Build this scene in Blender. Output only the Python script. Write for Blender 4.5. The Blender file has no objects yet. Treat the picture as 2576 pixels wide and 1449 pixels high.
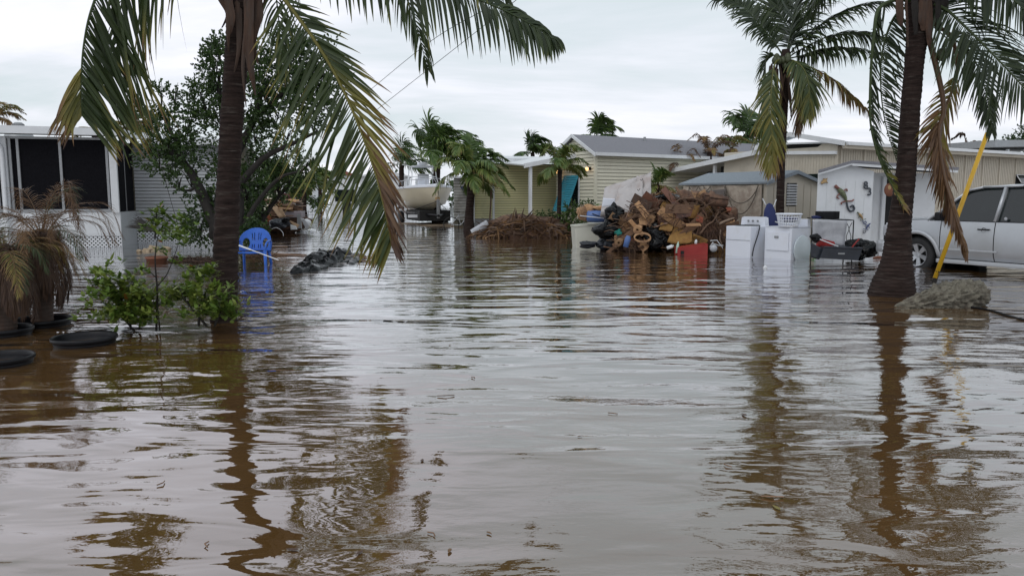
import bpy, bmesh, math, random
import numpy as np
from mathutils import Vector, Matrix, noise
R = math.radians
V = Vector
rnd = random.Random(7)
sc = bpy.context.scene
C = sc.collection

# ------------------------------------------------------------------ camera
F = 1932.0; TH = math.atan(229.1/F); HC = 1.3
cam_d = bpy.data.cameras.new('camera'); cam = bpy.data.objects.new('camera', cam_d); C.objects.link(cam)
cam.location = (0, 0, HC); cam.rotation_euler = (R(90)-TH, 0, 0)
cam_d.sensor_width = 36; cam_d.lens = 36*F/2576; cam_d.clip_end = 3000; cam_d.clip_start = 0.05
sc.camera = cam
sc.render.engine = 'CYCLES'
sc.view_settings.view_transform = 'Standard'; sc.view_settings.look = 'None'
sc.view_settings.exposure = 0; sc.view_settings.gamma = 1; sc.view_settings.use_curve_mapping = False

# ------------------------------------------------------------------ world: overcast sky
SUN_EL, SUN_AZ = 52, 205
w = bpy.data.worlds.new('World'); sc.world = w; w.use_nodes = True
nt = w.node_tree; N = nt.nodes; L = nt.links; N.clear()
wo = N.new('ShaderNodeOutputWorld'); bg = N.new('ShaderNodeBackground')
sky = N.new('ShaderNodeTexSky'); sky.sky_type = 'NISHITA'; sky.sun_disc = False
sky.sun_elevation = R(SUN_EL); sky.sun_rotation = R(SUN_AZ); sky.air_density = 1.2; sky.dust_density = 2.5
tc = N.new('ShaderNodeTexCoord')
sep = N.new('ShaderNodeSeparateXYZ'); L.new(tc.outputs['Generated'], sep.inputs[0])
mx = N.new('ShaderNodeMath'); mx.operation = 'MAXIMUM'; mx.inputs[1].default_value = 0.0; L.new(sep.outputs[2], mx.inputs[0])
ad = N.new('ShaderNodeMath'); ad.operation = 'ADD'; ad.inputs[1].default_value = 0.16; L.new(mx.outputs[0], ad.inputs[0])
dv = N.new('ShaderNodeVectorMath'); dv.operation = 'DIVIDE'; L.new(tc.outputs['Generated'], dv.inputs[0])
cb = N.new('ShaderNodeCombineXYZ')
for i in range(3): L.new(ad.outputs[0], cb.inputs[i])
L.new(cb.outputs[0], dv.inputs[1])
mp = N.new('ShaderNodeMapping'); mp.inputs['Scale'].default_value = (0.55, 1.0, 0.35); mp.inputs['Location'].default_value = (3.1, 1.7, 0); mp.inputs['Rotation'].default_value = (0, 0, R(18))
L.new(dv.outputs[0], mp.inputs[0])
n1 = N.new('ShaderNodeTexNoise'); n1.inputs['Scale'].default_value = 0.9; n1.inputs['Detail'].default_value = 7; n1.inputs['Roughness'].default_value = 0.56; n1.inputs['Distortion'].default_value = 0.35
L.new(mp.outputs[0], n1.inputs['Vector'])
cr = N.new('ShaderNodeValToRGB'); L.new(n1.outputs[0], cr.inputs[0])
e = cr.color_ramp.elements
e[0].position = 0.36; e[0].color = (4.9, 5.6, 5.85, 1)
e[1].position = 0.62; e[1].color = (7.6, 7.6, 8.25, 1)
m_ = cr.color_ramp.elements.new(0.49); m_.color = (6.0, 6.35, 6.8, 1)
mixc = N.new('ShaderNodeMix'); mixc.data_type = 'RGBA'; mixc.inputs[0].default_value = 0.93
L.new(sky.outputs[0], mixc.inputs[6]); L.new(cr.outputs[0], mixc.inputs[7])
L.new(mixc.outputs[2], bg.inputs[0]); bg.inputs[1].default_value = 0.138
L.new(bg.outputs[0], wo.inputs[0])

sun_d = bpy.data.lights.new('sun', 'SUN'); sun_d.energy = 0.5; sun_d.angle = R(25); sun_d.color = (1, .97, .92)
sun = bpy.data.objects.new('sun', sun_d); C.objects.link(sun)
sun.rotation_euler = (R(90-SUN_EL), 0, R(180-SUN_AZ))

# ------------------------------------------------------------------ helpers
def ray(u, v):
    xc = u-1288; yc = 724.5-v
    return V((xc, yc*math.sin(TH)+F*math.cos(TH), yc*math.cos(TH)-F*math.sin(TH)))
def P(u, v, Y):
    d = ray(u, v); t = Y/d.y
    return V((d.x*t, Y, HC+d.z*t))
def Wp(u, v, z=0.0):
    d = ray(u, v); t = (z-HC)/d.z
    return V((d.x*t, d.y*t, z))

def mesh_obj(name, verts, faces, mat, parent=None, smooth=False, tint=None, uvs=None):
    me = bpy.data.meshes.new(name)
    me.from_pydata([tuple(v) for v in verts], [], faces)
    if smooth: me.polygons.foreach_set('use_smooth', [True]*len(me.polygons))
    if tint is not None:
        a = me.attributes.new('tint', 'FLOAT', 'POINT'); a.data.foreach_set('value', tint)
    me.update()
    if mat: me.materials.append(mat)
    o = bpy.data.objects.new(name, me); C.objects.link(o)
    if parent: o.parent = parent
    return o

ORI = {}
def thing(name, label, cat, loc=(0,0,0), rz=0, group=None, local=False):
    o = bpy.data.objects.new(name, None); C.objects.link(o)
    o.location = loc; o.rotation_euler = (0,0,rz); o.empty_display_size = .1
    o['label'] = label; o['category'] = cat
    if group: o['group'] = group
    ORI[o.name] = V((0,0,0)) if local else V(loc)
    return o
def tag(o, label, cat, group=None):
    o['label'] = label; o['category'] = cat
    if group: o['group'] = group
    return o

class MB:
    def __init__(s): s.v = []; s.f = []; s.t = []
    def add(s, vs, fs, tint=0.0):
        b = len(s.v); s.v += [V(v) for v in vs]; s.f += [tuple(i+b for i in f) for f in fs]; s.t += [tint]*len(vs) if not isinstance(tint, list) else tint
        return s
    def box(s, c, size, rot=None, bev=0.0):
        hx, hy, hz = size[0]/2, size[1]/2, size[2]/2
        b = min(bev, hx*.9, hy*.9, hz*.9)
        if b <= 0:
            pts = [V((x,y,z)) for x in (-hx,hx) for y in (-hy,hy) for z in (-hz,hz)]
            fs = [(0,1,3,2),(4,6,7,5),(0,4,5,1),(2,3,7,6),(0,2,6,4),(1,5,7,3)]
        else:
            bm = bmesh.new(); bmesh.ops.create_cube(bm, size=1)
            for q in bm.verts: q.co = V((q.co.x*2*hx, q.co.y*2*hy, q.co.z*2*hz))
            bmesh.ops.bevel(bm, geom=bm.edges[:], offset=b, segments=2, affect='EDGES', profile=.7)
            bm.verts.index_update()
            pts = [q.co.copy() for q in bm.verts]; fs = [tuple(x.index for x in f.verts) for f in bm.faces]; bm.free()
        M = rot if rot is not None else Matrix.Identity(3)
        if isinstance(rot, (tuple, list)):
            from mathutils import Euler
            M = Euler(rot).to_matrix()
        c = V(c)
        return s.add([M @ p + c for p in pts], fs)
    def tube(s, pts, rad, n=8, caps=True, tint=0.0, flat=1.0):
        pts = [V(p) for p in pts]; k = len(pts)
        if not hasattr(rad, '__len__'): rad = [rad]*k
        T0 = (pts[1]-pts[0]).normalized()
        up = V((0,0,1)) if abs(T0.z) < .9 else V((1,0,0))
        A = T0.cross(up).normalized(); vs = []; fs = []
        for i, p in enumerate(pts):
            T = ((pts[min(i+1,k-1)]-pts[max(i-1,0)])).normalized()
            A = (A - T*A.dot(T)).normalized(); B = T.cross(A)
            for j in range(n):
                a = 2*math.pi*j/n
                vs.append(p + (A*math.cos(a)+B*math.sin(a)*flat)*rad[i])
        for i in range(k-1):
            for j in range(n):
                fs.append((i*n+j, i*n+(j+1)%n, (i+1)*n+(j+1)%n, (i+1)*n+j))
        if caps: fs += [tuple(range(n-1,-1,-1)), tuple((k-1)*n+j for j in range(n))]
        return s.add(vs, fs, tint)
    def lathe(s, prof, c=(0,0,0), n=24, M=None, caps=False):
        c = V(c); vs = []; fs = []
        for r, z in prof:
            for j in range(n):
                a = 2*math.pi*j/n; q = V((r*math.cos(a), r*math.sin(a), z))
                vs.append((M @ q if M else q)+c)
        k = len(prof)
        for i in range(k-1):
            for j in range(n): fs.append((i*n+j, i*n+(j+1)%n, (i+1)*n+(j+1)%n, (i+1)*n+j))
        if caps: fs += [tuple(range(n-1,-1,-1)), tuple((k-1)*n+j for j in range(n))]
        return s.add(vs, fs)
    def prism(s, poly, ext):
        ext = V(ext); k = len(poly); poly = [V(p) for p in poly]
        vs = poly + [p+ext for p in poly]
        fs = [tuple(range(k-1,-1,-1)), tuple(range(k,2*k))] + [(i,(i+1)%k,(i+1)%k+k,i+k) for i in range(k)]
        return s.add(vs, fs)
    def build(s, name, mat, parent=None, smooth=False, tint=False):
        o = V((0,0,0))
        if parent is not None:
            p = parent
            while p.parent: p = p.parent
            o = ORI.get(p.name, V((0,0,0)))
        return mesh_obj(name, [q-o for q in s.v], s.f, mat, parent, smooth, s.t if tint else None)
def single(name, mb, mat, label, cat, loc, group=None, smooth=False, tint=False):
    """a thing that is one mesh, origin at loc (its base)"""
    loc = V(loc); o = mesh_obj(name, [q-loc for q in mb.v], mb.f, mat, None, smooth, mb.t if tint else None)
    o.location = loc; return tag(o, label, cat, group)
def struct(name, mb, mat, smooth=False):
    o = mb.build(name, mat, None, smooth); o['kind'] = 'structure'; return o
def catmull(pts, n):
    pts = [V(p) for p in pts]; P_ = [pts[0]*2-pts[1]] + pts + [pts[-1]*2-pts[-2]]; k = len(pts)-1; out = []
    for i in range(n):
        t = i/(n-1)*k; a = min(int(t), k-1); t -= a
        p0,p1,p2,p3 = P_[a:a+4]
        out.append(0.5*((2*p1)+(p2-p0)*t+(2*p0-5*p1+4*p2-p3)*t*t+(3*p1-p0-3*p2+p3)*t**3))
    return out
_ico = {}
def ico(sub):
    if sub not in _ico:
        bm = bmesh.new(); bmesh.ops.create_icosphere(bm, subdivisions=sub, radius=1); bm.verts.index_update()
        _ico[sub] = ([q.co.copy() for q in bm.verts], [tuple(x.index for x in f.verts) for f in bm.faces]); bm.free()
    return _ico[sub]
def blob(mb, c, rad, amp=.2, fr=2.0, seed=0, sub=4, crease=.12, zmin=None, knot=0):
    vs, fs = ico(sub); c = V(c); o = V((seed*7.3, seed*3.1, seed*1.7)); out = []
    for p in vs:
        n = noise.noise(p*fr*.6+o)*amp*1.4
        cr_ = 1-abs(noise.noise(p*fr*1.7+o*2))*2.2
        cr2 = 1-abs(noise.noise(p*fr*3.1+o*3))*2
        q = p*(1+n+crease*cr_+crease*.28*cr2)
        if knot and p.z > .82: q = q + V((0,0,knot*(p.z-.82)/.18)); q.x *= .6; q.y *= .6
        q = V((q.x*rad[0], q.y*rad[1], q.z*rad[2]))+c
        if zmin is not None and q.z < zmin: q.z = zmin
        out.append(q)
    return mb.add(out, fs)
def sheet(mb, c4, thick=.01, n=10, m=10, amp=.0, fr=3.0, seed=0, curl=0.0, rag=0.0):
    """crumpled sheet between 4 corners (a,b,c,d in order)"""
    a,b,c,d = [V(q) for q in c4]; nn = (b-a).cross(d-a).normalized(); o = V((seed*5.1, seed*2.3, seed))
    top = []; 
    for i in range(n+1):
        for j in range(m+1):
            s_, t_ = i/n, j/m
            if rag and (i in (0,n) or j in (0,m)):
                s_ += rag*noise.noise(V((j*.9,i*.9,seed+9))); t_ += rag*noise.noise(V((j*.9,i*.9,seed+4)))
            p = (a*(1-s_)+b*s_)*(1-t_) + (d*(1-s_)+c*s_)*t_
            q = p*fr+o
            p = p + nn*(amp*(noise.noise(q)+.5*(1-2*abs(noise.noise(q*2.1)))) + curl*((2*s_-1)**2))
            top.append(p)
    bot = [p-nn*thick for p in top]; k = len(top); fs = []
    W_ = m+1
    for i in range(n):
        for j in range(m):
            q = (i*W_+j, (i+1)*W_+j, (i+1)*W_+j+1, i*W_+j+1); fs.append(q); fs.append(tuple(x+k for x in q[::-1]))
    rim = [i*W_ for i in range(n+1)] + [n*W_+j for j in range(1,m+1)] + [i*W_+m for i in range(n-1,-1,-1)] + [j for j in range(m-1,0,-1)]
    for i in range(len(rim)):
        x, y = rim[i], rim[(i+1)%len(rim)]; fs.append((y, x, x+k, y+k))
    return mb.add(top+bot, fs)

# ------------------------------------------------------------------ materials
MATS = {}
def pm(name, col, rough=.6, var=.12, scale=4.0, bump=0.0, bscale=30.0, stretch=(1,1,1), col2=None, thr=(.45,.62), metal=0.0, spec=.5, fine=0.0, objvar=0.0, spots=None):
    m = bpy.data.materials.new(name); m.use_nodes = True; MATS[name] = m
    nt = m.node_tree; N = nt.nodes; L = nt.links; b = N['Principled BSDF']
    b.inputs['Roughness'].default_value = rough; b.inputs['Metallic'].default_value = metal
    b.inputs['Specular IOR Level'].default_value = spec
    tc = N.new('ShaderNodeTexCoord'); mp = N.new('ShaderNodeMapping'); mp.inputs['Scale'].default_value = stretch
    L.new(tc.outputs['Object'], mp.inputs[0])
    n = N.new('ShaderNodeTexNoise'); n.inputs['Scale'].default_value = scale; n.inputs['Detail'].default_value = 7; n.inputs['Roughness'].default_value = .6
    L.new(mp.outputs[0], n.inputs['Vector'])
    cr = N.new('ShaderNodeValToRGB'); L.new(n.outputs[0], cr.inputs[0]); e = cr.color_ramp.elements
    e[0].position = .3; e[1].position = .7
    e[0].color = (*[max(0,c*(1-var)) for c in col], 1); e[1].color = (*[c*(1+var) for c in col], 1)
    out = cr.outputs[0]
    if col2:
        n2 = N.new('ShaderNodeTexNoise'); n2.inputs['Scale'].default_value = scale*.6; n2.inputs['Detail'].default_value = 8; n2.inputs['Roughness'].default_value = .65
        L.new(mp.outputs[0], n2.inputs['Vector'])
        mr = N.new('ShaderNodeMapRange'); mr.inputs[1].default_value = thr[0]; mr.inputs[2].default_value = thr[1]; L.new(n2.outputs[0], mr.inputs[0])
        mi = N.new('ShaderNodeMix'); mi.data_type = 'RGBA'; L.new(mr.outputs[0], mi.inputs[0]); L.new(out, mi.inputs[6]); mi.inputs[7].default_value = (*col2, 1)
        out = mi.outputs[2]
    if objvar:
        oi = N.new('ShaderNodeObjectInfo'); hs = N.new('ShaderNodeHueSaturation')
        mr = N.new('ShaderNodeMapRange'); mr.inputs[3].default_value = 1-objvar; mr.inputs[4].default_value = 1+objvar; L.new(oi.outputs['Random'], mr.inputs[0])
        L.new(mr.outputs[0], hs.inputs['Value']); L.new(out, hs.inputs['Color']); out = hs.outputs[0]
    L.new(out, b.inputs['Base Color'])
    if bump:
        n3 = N.new('ShaderNodeTexNoise'); n3.inputs['Scale'].default_value = bscale; n3.inputs['Detail'].default_value = 5
        L.new(mp.outputs[0], n3.inputs['Vector'])
        bp = N.new('ShaderNodeBump'); bp.inputs['Strength'].default_value = 1; bp.inputs['Distance'].default_value = bump
        L.new(n3.outputs[0], bp.inputs['Height']); L.new(bp.outputs[0], b.inputs['Normal'])
    return m
def leafmat(name, stops, trans=.2, rough=.45):
    m = bpy.data.materials.new(name); m.use_nodes = True; MATS[name] = m
    nt = m.node_tree; N = nt.nodes; L = nt.links; b = N['Principled BSDF']; out = N['Material Output']
    b.inputs['Roughness'].default_value = rough; b.inputs['Specular IOR Level'].default_value = .4
    at = N.new('ShaderNodeAttribute'); at.attribute_name = 'tint'
    cr = N.new('ShaderNodeValToRGB'); L.new(at.outputs['Fac'], cr.inputs[0]); e = cr.color_ramp.elements
    e[0].position = stops[0][0]; e[0].color = (*stops[0][1],1); e[1].position = stops[-1][0]; e[1].color = (*stops[-1][1],1)
    for p, c in stops[1:-1]: x = e.new(p); x.color = (*c,1)
    L.new(cr.outputs[0], b.inputs['Base Color'])
    tr = N.new('ShaderNodeBsdfTranslucent'); L.new(cr.outputs[0], tr.inputs[0])
    mx = N.new('ShaderNodeMixShader'); mx.inputs[0].default_value = trans
    L.new(b.outputs[0], mx.inputs[1]); L.new(tr.outputs[0], mx.inputs[2]); L.new(mx.outputs[0], out.inputs[0])
    return m
PALM = leafmat('palm_leaf', [(0,(.020,.034,.015)), (.35,(.052,.078,.022)), (.58,(.22,.19,.04)), (.72,(.20,.11,.045)), (1,(.085,.048,.033))], .22)
PALMG = leafmat('green_palm_leaf', [(0,(.03,.055,.018)), (.3,(.075,.135,.03)), (.6,(.17,.20,.045)), (.8,(.20,.12,.045)), (1,(.09,.05,.035))], .25)
LEAF = leafmat('broad_leaf', [(0,(.02,.04,.014)), (.4,(.045,.085,.02)), (.7,(.15,.235,.04)), (.9,(.24,.28,.06)), (1,(.35,.13,.03))], .25)
TRUNK = pm('palm_bark', (.032,.021,.018), .95, .6, 5, .012, 22, (1,1,9), (.095,.080,.070), (.56,.70), spec=.2)
BARK = pm('dark_bark', (.020,.017,.015), .9, .3, 10, .006, 40)
SHEATH = pm('dead_sheath', (.075,.042,.028), .9, .4, 8, .004, 70, (3,3,.6), (.07,.05,.04))
WHITE = pm('white_paint', (.66,.68,.70), .45, .05, 3, col2=(.5,.5,.48), thr=(.55,.85))
WHITEM = pm('white_enamel', (.70,.73,.80), .28, .025, 2, col2=(.56,.55,.52), thr=(.5,.78))
CREAM = pm('cream_siding', (.62,.60,.48), .5, .05, 1.5, col2=(.42,.36,.26), thr=(.58,.85), objvar=.03)
YELLOW = pm('yellow_siding', (.66,.63,.36), .5, .05, 1.5, col2=(.42,.41,.25), thr=(.55,.85), objvar=.03)
GREYSID = pm('grey_siding', (.42,.44,.46), .5, .07, 1.2, col2=(.33,.34,.34), thr=(.5,.8), objvar=.03)
OLDSID = pm('weathered_siding', (.36,.36,.34), .6, .15, 3, col2=(.17,.16,.14), thr=(.45,.7), objvar=.1)
BEIGE = pm('beige_panel', (.50,.455,.375), .65, .05, 2, col2=(.36,.32,.26), thr=(.55,.8))
ROOFG = pm('grey_shingle', (.19,.19,.21), .85, .2, 40, .004, 90, (1,1,1), objvar=.02)
ROOFB = pm('bluegrey_roof', (.20,.23,.26), .8, .15, 20, .003, 60)
ROOFW = pm('white_roof', (.62,.64,.66), .5, .06, 2)
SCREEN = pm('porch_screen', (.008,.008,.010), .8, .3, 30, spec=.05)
ALU = pm('bare_aluminium', (.28,.29,.30), .4, .1, 8, metal=.3)
LAPSHADE = pm('lap_shade_backing', (.13,.12,.09), .9)  # dark wall backing, seen between boards as the shadow under each lap
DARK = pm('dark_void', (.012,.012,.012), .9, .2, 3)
BLACKP = pm('black_plastic', (.008,.008,.010), .38, .25, 6, .002, 30, spec=.25)
BAG = pm('bin_bag', (.0035,.004,.005), .20, .3, 5, .006, 22, spec=.22)
SHEETM = pm('black_sheeting', (.0025,.003,.0035), .16, .3, 5, .004, 14, spec=.07)
BAGG = pm('grey_bag', (.022,.026,.035), .33, .3, 5, .003, 24, spec=.4)
RUBBER = pm('tyre_rubber', (.018,.018,.019), .75, .2, 10)
SILVER = pm('silver_paint', (.47,.485,.51), .30, .03, 1.5, metal=.45, col2=(.38,.38,.38), thr=(.45,.8))
CHROME = pm('rim_metal', (.45,.46,.48), .3, .1, 10, metal=.7)
GLASS = pm('dark_glass', (.012,.018,.018), .06, .2, 2, spec=.55)
BLUE = pm('blue_plastic', (.012,.10,.46), .42, .15, 6, col2=(.05,.15,.44), thr=(.5,.75))
BLUEC = pm('faded_blue_plastic', (.08,.15,.36), .4, .1, 6)
TEAL = pm('teal_shutter', (.03,.22,.30), .5, .1, 6, objvar=.06)
BROWNL = pm('brown_leather', (.15,.058,.032), .45, .2, 5, .003, 40, col2=(.06,.03,.022))
CARD = pm('cardboard', (.42,.25,.13), .85, .2, 5, .002, 30, col2=(.20,.11,.06), objvar=.4)
MUST = pm('mustard_foam', (.26,.145,.042), .9, .2, 8, .004, 60, col2=(.2,.10,.03), objvar=.12)
WOODB = pm('wet_wood', (.15,.085,.05), .7, .35, 5, .003, 30, (1,6,6), objvar=.3)
CLOTHB = pm('brown_cloth', (.12,.065,.04), .9, .3, 6, .006, 30, col2=(.05,.028,.02), objvar=.5)
CLOTHR = pm('rust_cloth', (.24,.065,.035), .85, .25, 6, .005, 30, objvar=.1)
RED = pm('red_plastic', (.27,.014,.012), .45, .12, 5, col2=(.30,.03,.02))
QUILT = pm('stained_quilt', (.44,.415,.41), .9, .08, 4, .006, 22, col2=(.38,.31,.28), thr=(.5,.75))
TAN = pm('tan_net', (.46,.40,.33), .95, .15, 8, .01, 60, col2=(.33,.27,.22))
ROPE = pm('rope', (.13,.11,.09), .9, .3, 20)
ROCK = pm('spongy_coral_rock', (.17,.155,.12), .95, .35, 14, .02, 45, col2=(.10,.085,.065), thr=(.48,.62))
YELP = pm('yellow_tube', (.62,.36,.012), .4, .12, 3, col2=(.42,.24,.02), thr=(.55,.8))
HULL = pm('cream_gelcoat', (.56,.50,.37), .3, .05, 1.5, col2=(.44,.38,.27), thr=(.55,.85))
NAVY = pm('navy_cloth', (.025,.035,.12), .8, .2, 6)
MUD = pm('mud', (.10,.065,.035), .8, .3, 2, .02, 8, col2=(.16,.11,.065))
TERRA = pm('terracotta', (.18,.07,.04), .8, .2, 6)
CLEARP = pm('cloudy_plastic', (.42,.43,.46), .25, .12, 3, col2=(.30,.31,.33))
CLAY = [pm('paint_green',(.13,.15,.085),.6,.5,30), pm('paint_red',(.20,.075,.06),.6,.4,30), pm('paint_steel',(.06,.068,.085),.6,.5,30), pm('paint_ochre',(.42,.28,.13),.6), pm('paint_cobalt',(.05,.07,.17),.6,.5,30)]
CORAL = pm('limestone', (.40,.31,.21), .95, .3, 8, .02, 20)
LAMPG = bpy.data.materials.new('lamp_glow'); LAMPG.use_nodes = True
LAMPG.node_tree.nodes['Principled BSDF'].inputs['Emission Color'].default_value = (1,.55,.2,1)
LAMPG.node_tree.nodes['Principled BSDF'].inputs['Emission Strength'].default_value = 2.2
LAMPG.node_tree.nodes['Principled BSDF'].inputs['Base Color'].default_value = (.6,.45,.3,1)

# ------------------------------------------------------------------ ground and water
g = MB(); n = 40
g.add([(-400,-40,-.45),(400,-40,-.45),(400,900,-.45),(-400,900,-.45)], [(0,1,2,3)])
struct('ground', g, MUD)

wm = bpy.data.materials.new('flood_water'); wm.use_nodes = True
nt = wm.node_tree; N = nt.nodes; L = nt.links; b = N['Principled BSDF']; N.remove(b)
out = N['Material Output']
tc = N.new('ShaderNodeTexCoord')
def wnoise(scale, sx, sy, rot, detail=2, dist=0.0, loc=(0,0,0), rgh=.5):
    mp = N.new('ShaderNodeMapping'); mp.inputs['Scale'].default_value = (sx, sy, 1); mp.inputs['Rotation'].default_value = (0,0,R(rot)); mp.inputs['Location'].default_value = loc
    L.new(tc.outputs['Object'], mp.inputs[0])
    n = N.new('ShaderNodeTexNoise'); n.inputs['Scale'].default_value = scale; n.inputs['Detail'].default_value = detail; n.inputs['Distortion'].default_value = dist; n.inputs['Roughness'].default_value = rgh
    L.new(mp.outputs[0], n.inputs['Vector']); return n.outputs[0]
def mth(op, a, b_):
    m = N.new('ShaderNodeMath'); m.operation = op
    for i, x in enumerate((a, b_)):
        if isinstance(x, (int, float)): m.inputs[i].default_value = x
        else: L.new(x, m.inputs[i])
    return m.outputs[0]
def mrange(x, a, b_, c, d):
    m = N.new('ShaderNodeMapRange'); m.inputs[1].default_value = a; m.inputs[2].default_value = b_; m.inputs[3].default_value = c; m.inputs[4].default_value = d; L.new(x, m.inputs[0]); return m.outputs[0]
swell = wnoise(1.5, .38, 1.0, -8, 2, .6)
mid = wnoise(4.5, .35, 1.0, 6, 2, .5, (3,1,0))
rip = wnoise(15, .42, 1.0, -4, 3, .3)
fine = wnoise(42, .6, 1.0, 14, 2, .2)
patch = mrange(wnoise(.33, .8, 1.0, 20, 3, .8, (5.2,2.1,0)), .40, .58, .15, 1.0)
patch2 = mrange(wnoise(.5, .5, 1.0, -12, 2, .6, (1.2,7.1,0)), .38, .6, .5, 1.1)
h = mth('MULTIPLY', swell, .044)
h = mth('ADD', h, mth('MULTIPLY', mth('MULTIPLY', mid, .0125), patch2))
h = mth('ADD', h, mth('MULTIPLY', mth('MULTIPLY', rip, .0018), patch))
h = mth('ADD', h, mth('MULTIPLY', mth('MULTIPLY', fine, .0007), patch))
bp = N.new('ShaderNodeBump'); bp.inputs['Strength'].default_value = 1; bp.inputs['Distance'].default_value = 1
L.new(h, bp.inputs['Height'])
murk = N.new('ShaderNodeValToRGB'); L.new(wnoise(.35, 1, 1, 0, 4), murk.inputs[0])
murk.color_ramp.elements[0].position = .3; murk.color_ramp.elements[0].color = (.078,.040,.012,1)
murk.color_ramp.elements[1].position = .7; murk.color_ramp.elements[1].color = (.125,.068,.023,1)
df = N.new('ShaderNodeBsdfDiffuse'); L.new(murk.outputs[0], df.inputs[0]); df.inputs['Roughness'].default_value = 0
gl = N.new('ShaderNodeBsdfGlossy'); gl.inputs['Roughness'].default_value = .02; gl.inputs[0].default_value = (.97,.98,1,1); L.new(bp.outputs[0], gl.inputs['Normal'])
fr = N.new('ShaderNodeFresnel'); fr.inputs[0].default_value = 2.35; L.new(bp.outputs[0], fr.inputs['Normal'])
mx = N.new('ShaderNodeMixShader'); fac = mth('MINIMUM', mth('MULTIPLY', mth('POWER', fr.outputs[0], 1.12), 1.5), .97); L.new(fac, mx.inputs[0]); L.new(df.outputs[0], mx.inputs[1]); L.new(gl.outputs[0], mx.inputs[2]); L.new(mx.outputs[0], out.inputs[0])
g = MB(); g.add([(-400,-30,0),(400,-30,0),(400,800,0),(-400,800,0)], [(0,1,2,3)])
struct('flood_water', g, wm)
# low mud bank by the boat, just breaking the surface
g = MB()
cx = [Wp(1060,566), Wp(1120,571), Wp(1190,575), Wp(1260,575)]
for i,(p,rx,ry) in enumerate(zip(cx,(2.2,2.0,1.8,1.5),(1.2,.9,.8,.8))):
    vs,fs = ico(3); g.add([V((p.x+q.x*rx, p.y+2+q.y*ry, -.05+q.z*.085*(1+.4*noise.noise(q*3)))) for q in vs], fs)
struct('mud_bank', g, MUD, True)
# ------------------------------------------------------------------ buildings
def board(root, a0, b0, a1, b1, z0, z1, nrm, mat, prot=.03, name='siding_board'):
    """lap board: bottom edge a0-b0 at z0 stands out, top edge a1-b1 at z1 lies back"""
    n = V((nrm[0], nrm[1], 0)); A=[V((*a0,z0)),V((*b0,z0)),V((*b1,z1)),V((*a1,z1))]
    o = [A[0]+n*prot, A[1]+n*prot, A[2]+n*.004, A[3]+n*.004]
    mb = MB(); mb.add(A+o, [(0,1,2,3),(7,6,5,4),(4,5,1,0),(5,6,2,1),(6,7,3,2),(7,4,0,3)])
    return mb.build(name, mat, root)
def siding_x(root, x0, x1, y, z0, z1, pitch, mat, face=-1):
    k = int(round((z1-z0)/pitch)); h = (z1-z0)/k
    for i in range(k):
        za, zb = z0+i*h, z0+(i+1)*h
        if face < 0: board(root, (x0,y),(x1,y),(x0,y),(x1,y), za, zb-min(.016,h*.14), (0,-1), mat)
def siding_gable(root, x, prof, z0, pitch, mat):
    """wall in plane x facing -X; prof: list of (y,z) top outline from y0 to y1"""
    y0, y1 = prof[0][0], prof[-1][0]; zt = max(p[1] for p in prof); k = int(math.ceil((zt-z0)/pitch))
    def span(z):
        ys = []
        for (ya,za),(yb,zb) in zip(prof[:-1], prof[1:]):
            for i in range(21):
                y = ya+(yb-ya)*i/20; zz = za+(zb-za)*i/20
                if zz >= z-1e-6: ys.append(y)
        return (min(ys), max(ys)) if ys else None
    for i in range(k):
        za, zb = z0+i*pitch, z0+(i+1)*pitch
        a = span(za); b_ = span(min(zb, zt-.001)); 
        if not a: break
        if not b_: b_ = (sum(a)/2, sum(a)/2)
        zb = min(zb, zt)
        board(root, (x,a[1]),(x,a[0]),(x,b_[1]),(x,b_[0]), za, zb-.016, (-1,0), mat)
def bx(root, name, x0, x1, y0, y1, z0, z1, mat, bev=0):
    return MB().box(((x0+x1)/2,(y0+y1)/2,(z0+z1)/2), (abs(x1-x0),abs(y1-y0),abs(z1-z0)), bev=bev).build(name, mat, root)

# ---- cream house with grey shingle roof
c = P(1496, 585, 28); A32 = R(32)
h1 = thing('cream_house', 'cream lap-sided house with grey shingle gable roof and teal window shutter', 'house', (c.x, c.y, 0), A32, local=True)
Wd, Ln, ZE, ZP = 2.5, 13.5, 2.86, 3.52
bx(h1, 'wall', .03, Ln, .03, Wd-.03, -.3, ZE, LAPSHADE)
siding_x(h1, .05, Ln, .03, -.1, ZE-.05, .128, CREAM)
siding_gable(h1, .03, [(0.05,ZE),(Wd/2,ZP-.03),(Wd-.05,ZE)], -.1, .128, CREAM)
MB().prism([(.03,.05,ZE),(.03,Wd/2,ZP-.03),(.03,Wd-.05,ZE)], (Ln-.1,0,0)).build('attic_wall', LAPSHADE, h1)
for yy in (0.0,): MB().box((.02,.02,1.35),(.1,.1,3.0)).build('corner_trim', CREAM, h1)
def roofslab(root, x0, x1, ya, za, yb, zb, t, mat, name='roof'):
    mb = MB(); mb.prism([(x0,ya,za),(x0,yb,zb),(x0,yb,zb+t),(x0,ya,za+t)], (x1-x0,0,0)); return mb.build(name, mat, root)
roofslab(h1, -.14, Ln, -.16, ZE-.03, Wd/2, ZP+.03, .05, ROOFG)
roofslab(h1, -.14, Ln, Wd+.16, ZE-.03, Wd/2+.001, ZP+.03, .05, ROOFG)
roofslab(h1, -.18, -.142, -.18, ZE-.13, Wd/2, ZP-.03, .12, WHITE, 'rake_board')
roofslab(h1, -.18, -.142, Wd+.18, ZE-.13, Wd/2+.001, ZP-.03, .12, WHITE, 'rake_board')
bx(h1, 'gutter', -.14, Ln, -.25, -.165, ZE-.10, ZE+.02, WHITE)
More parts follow.
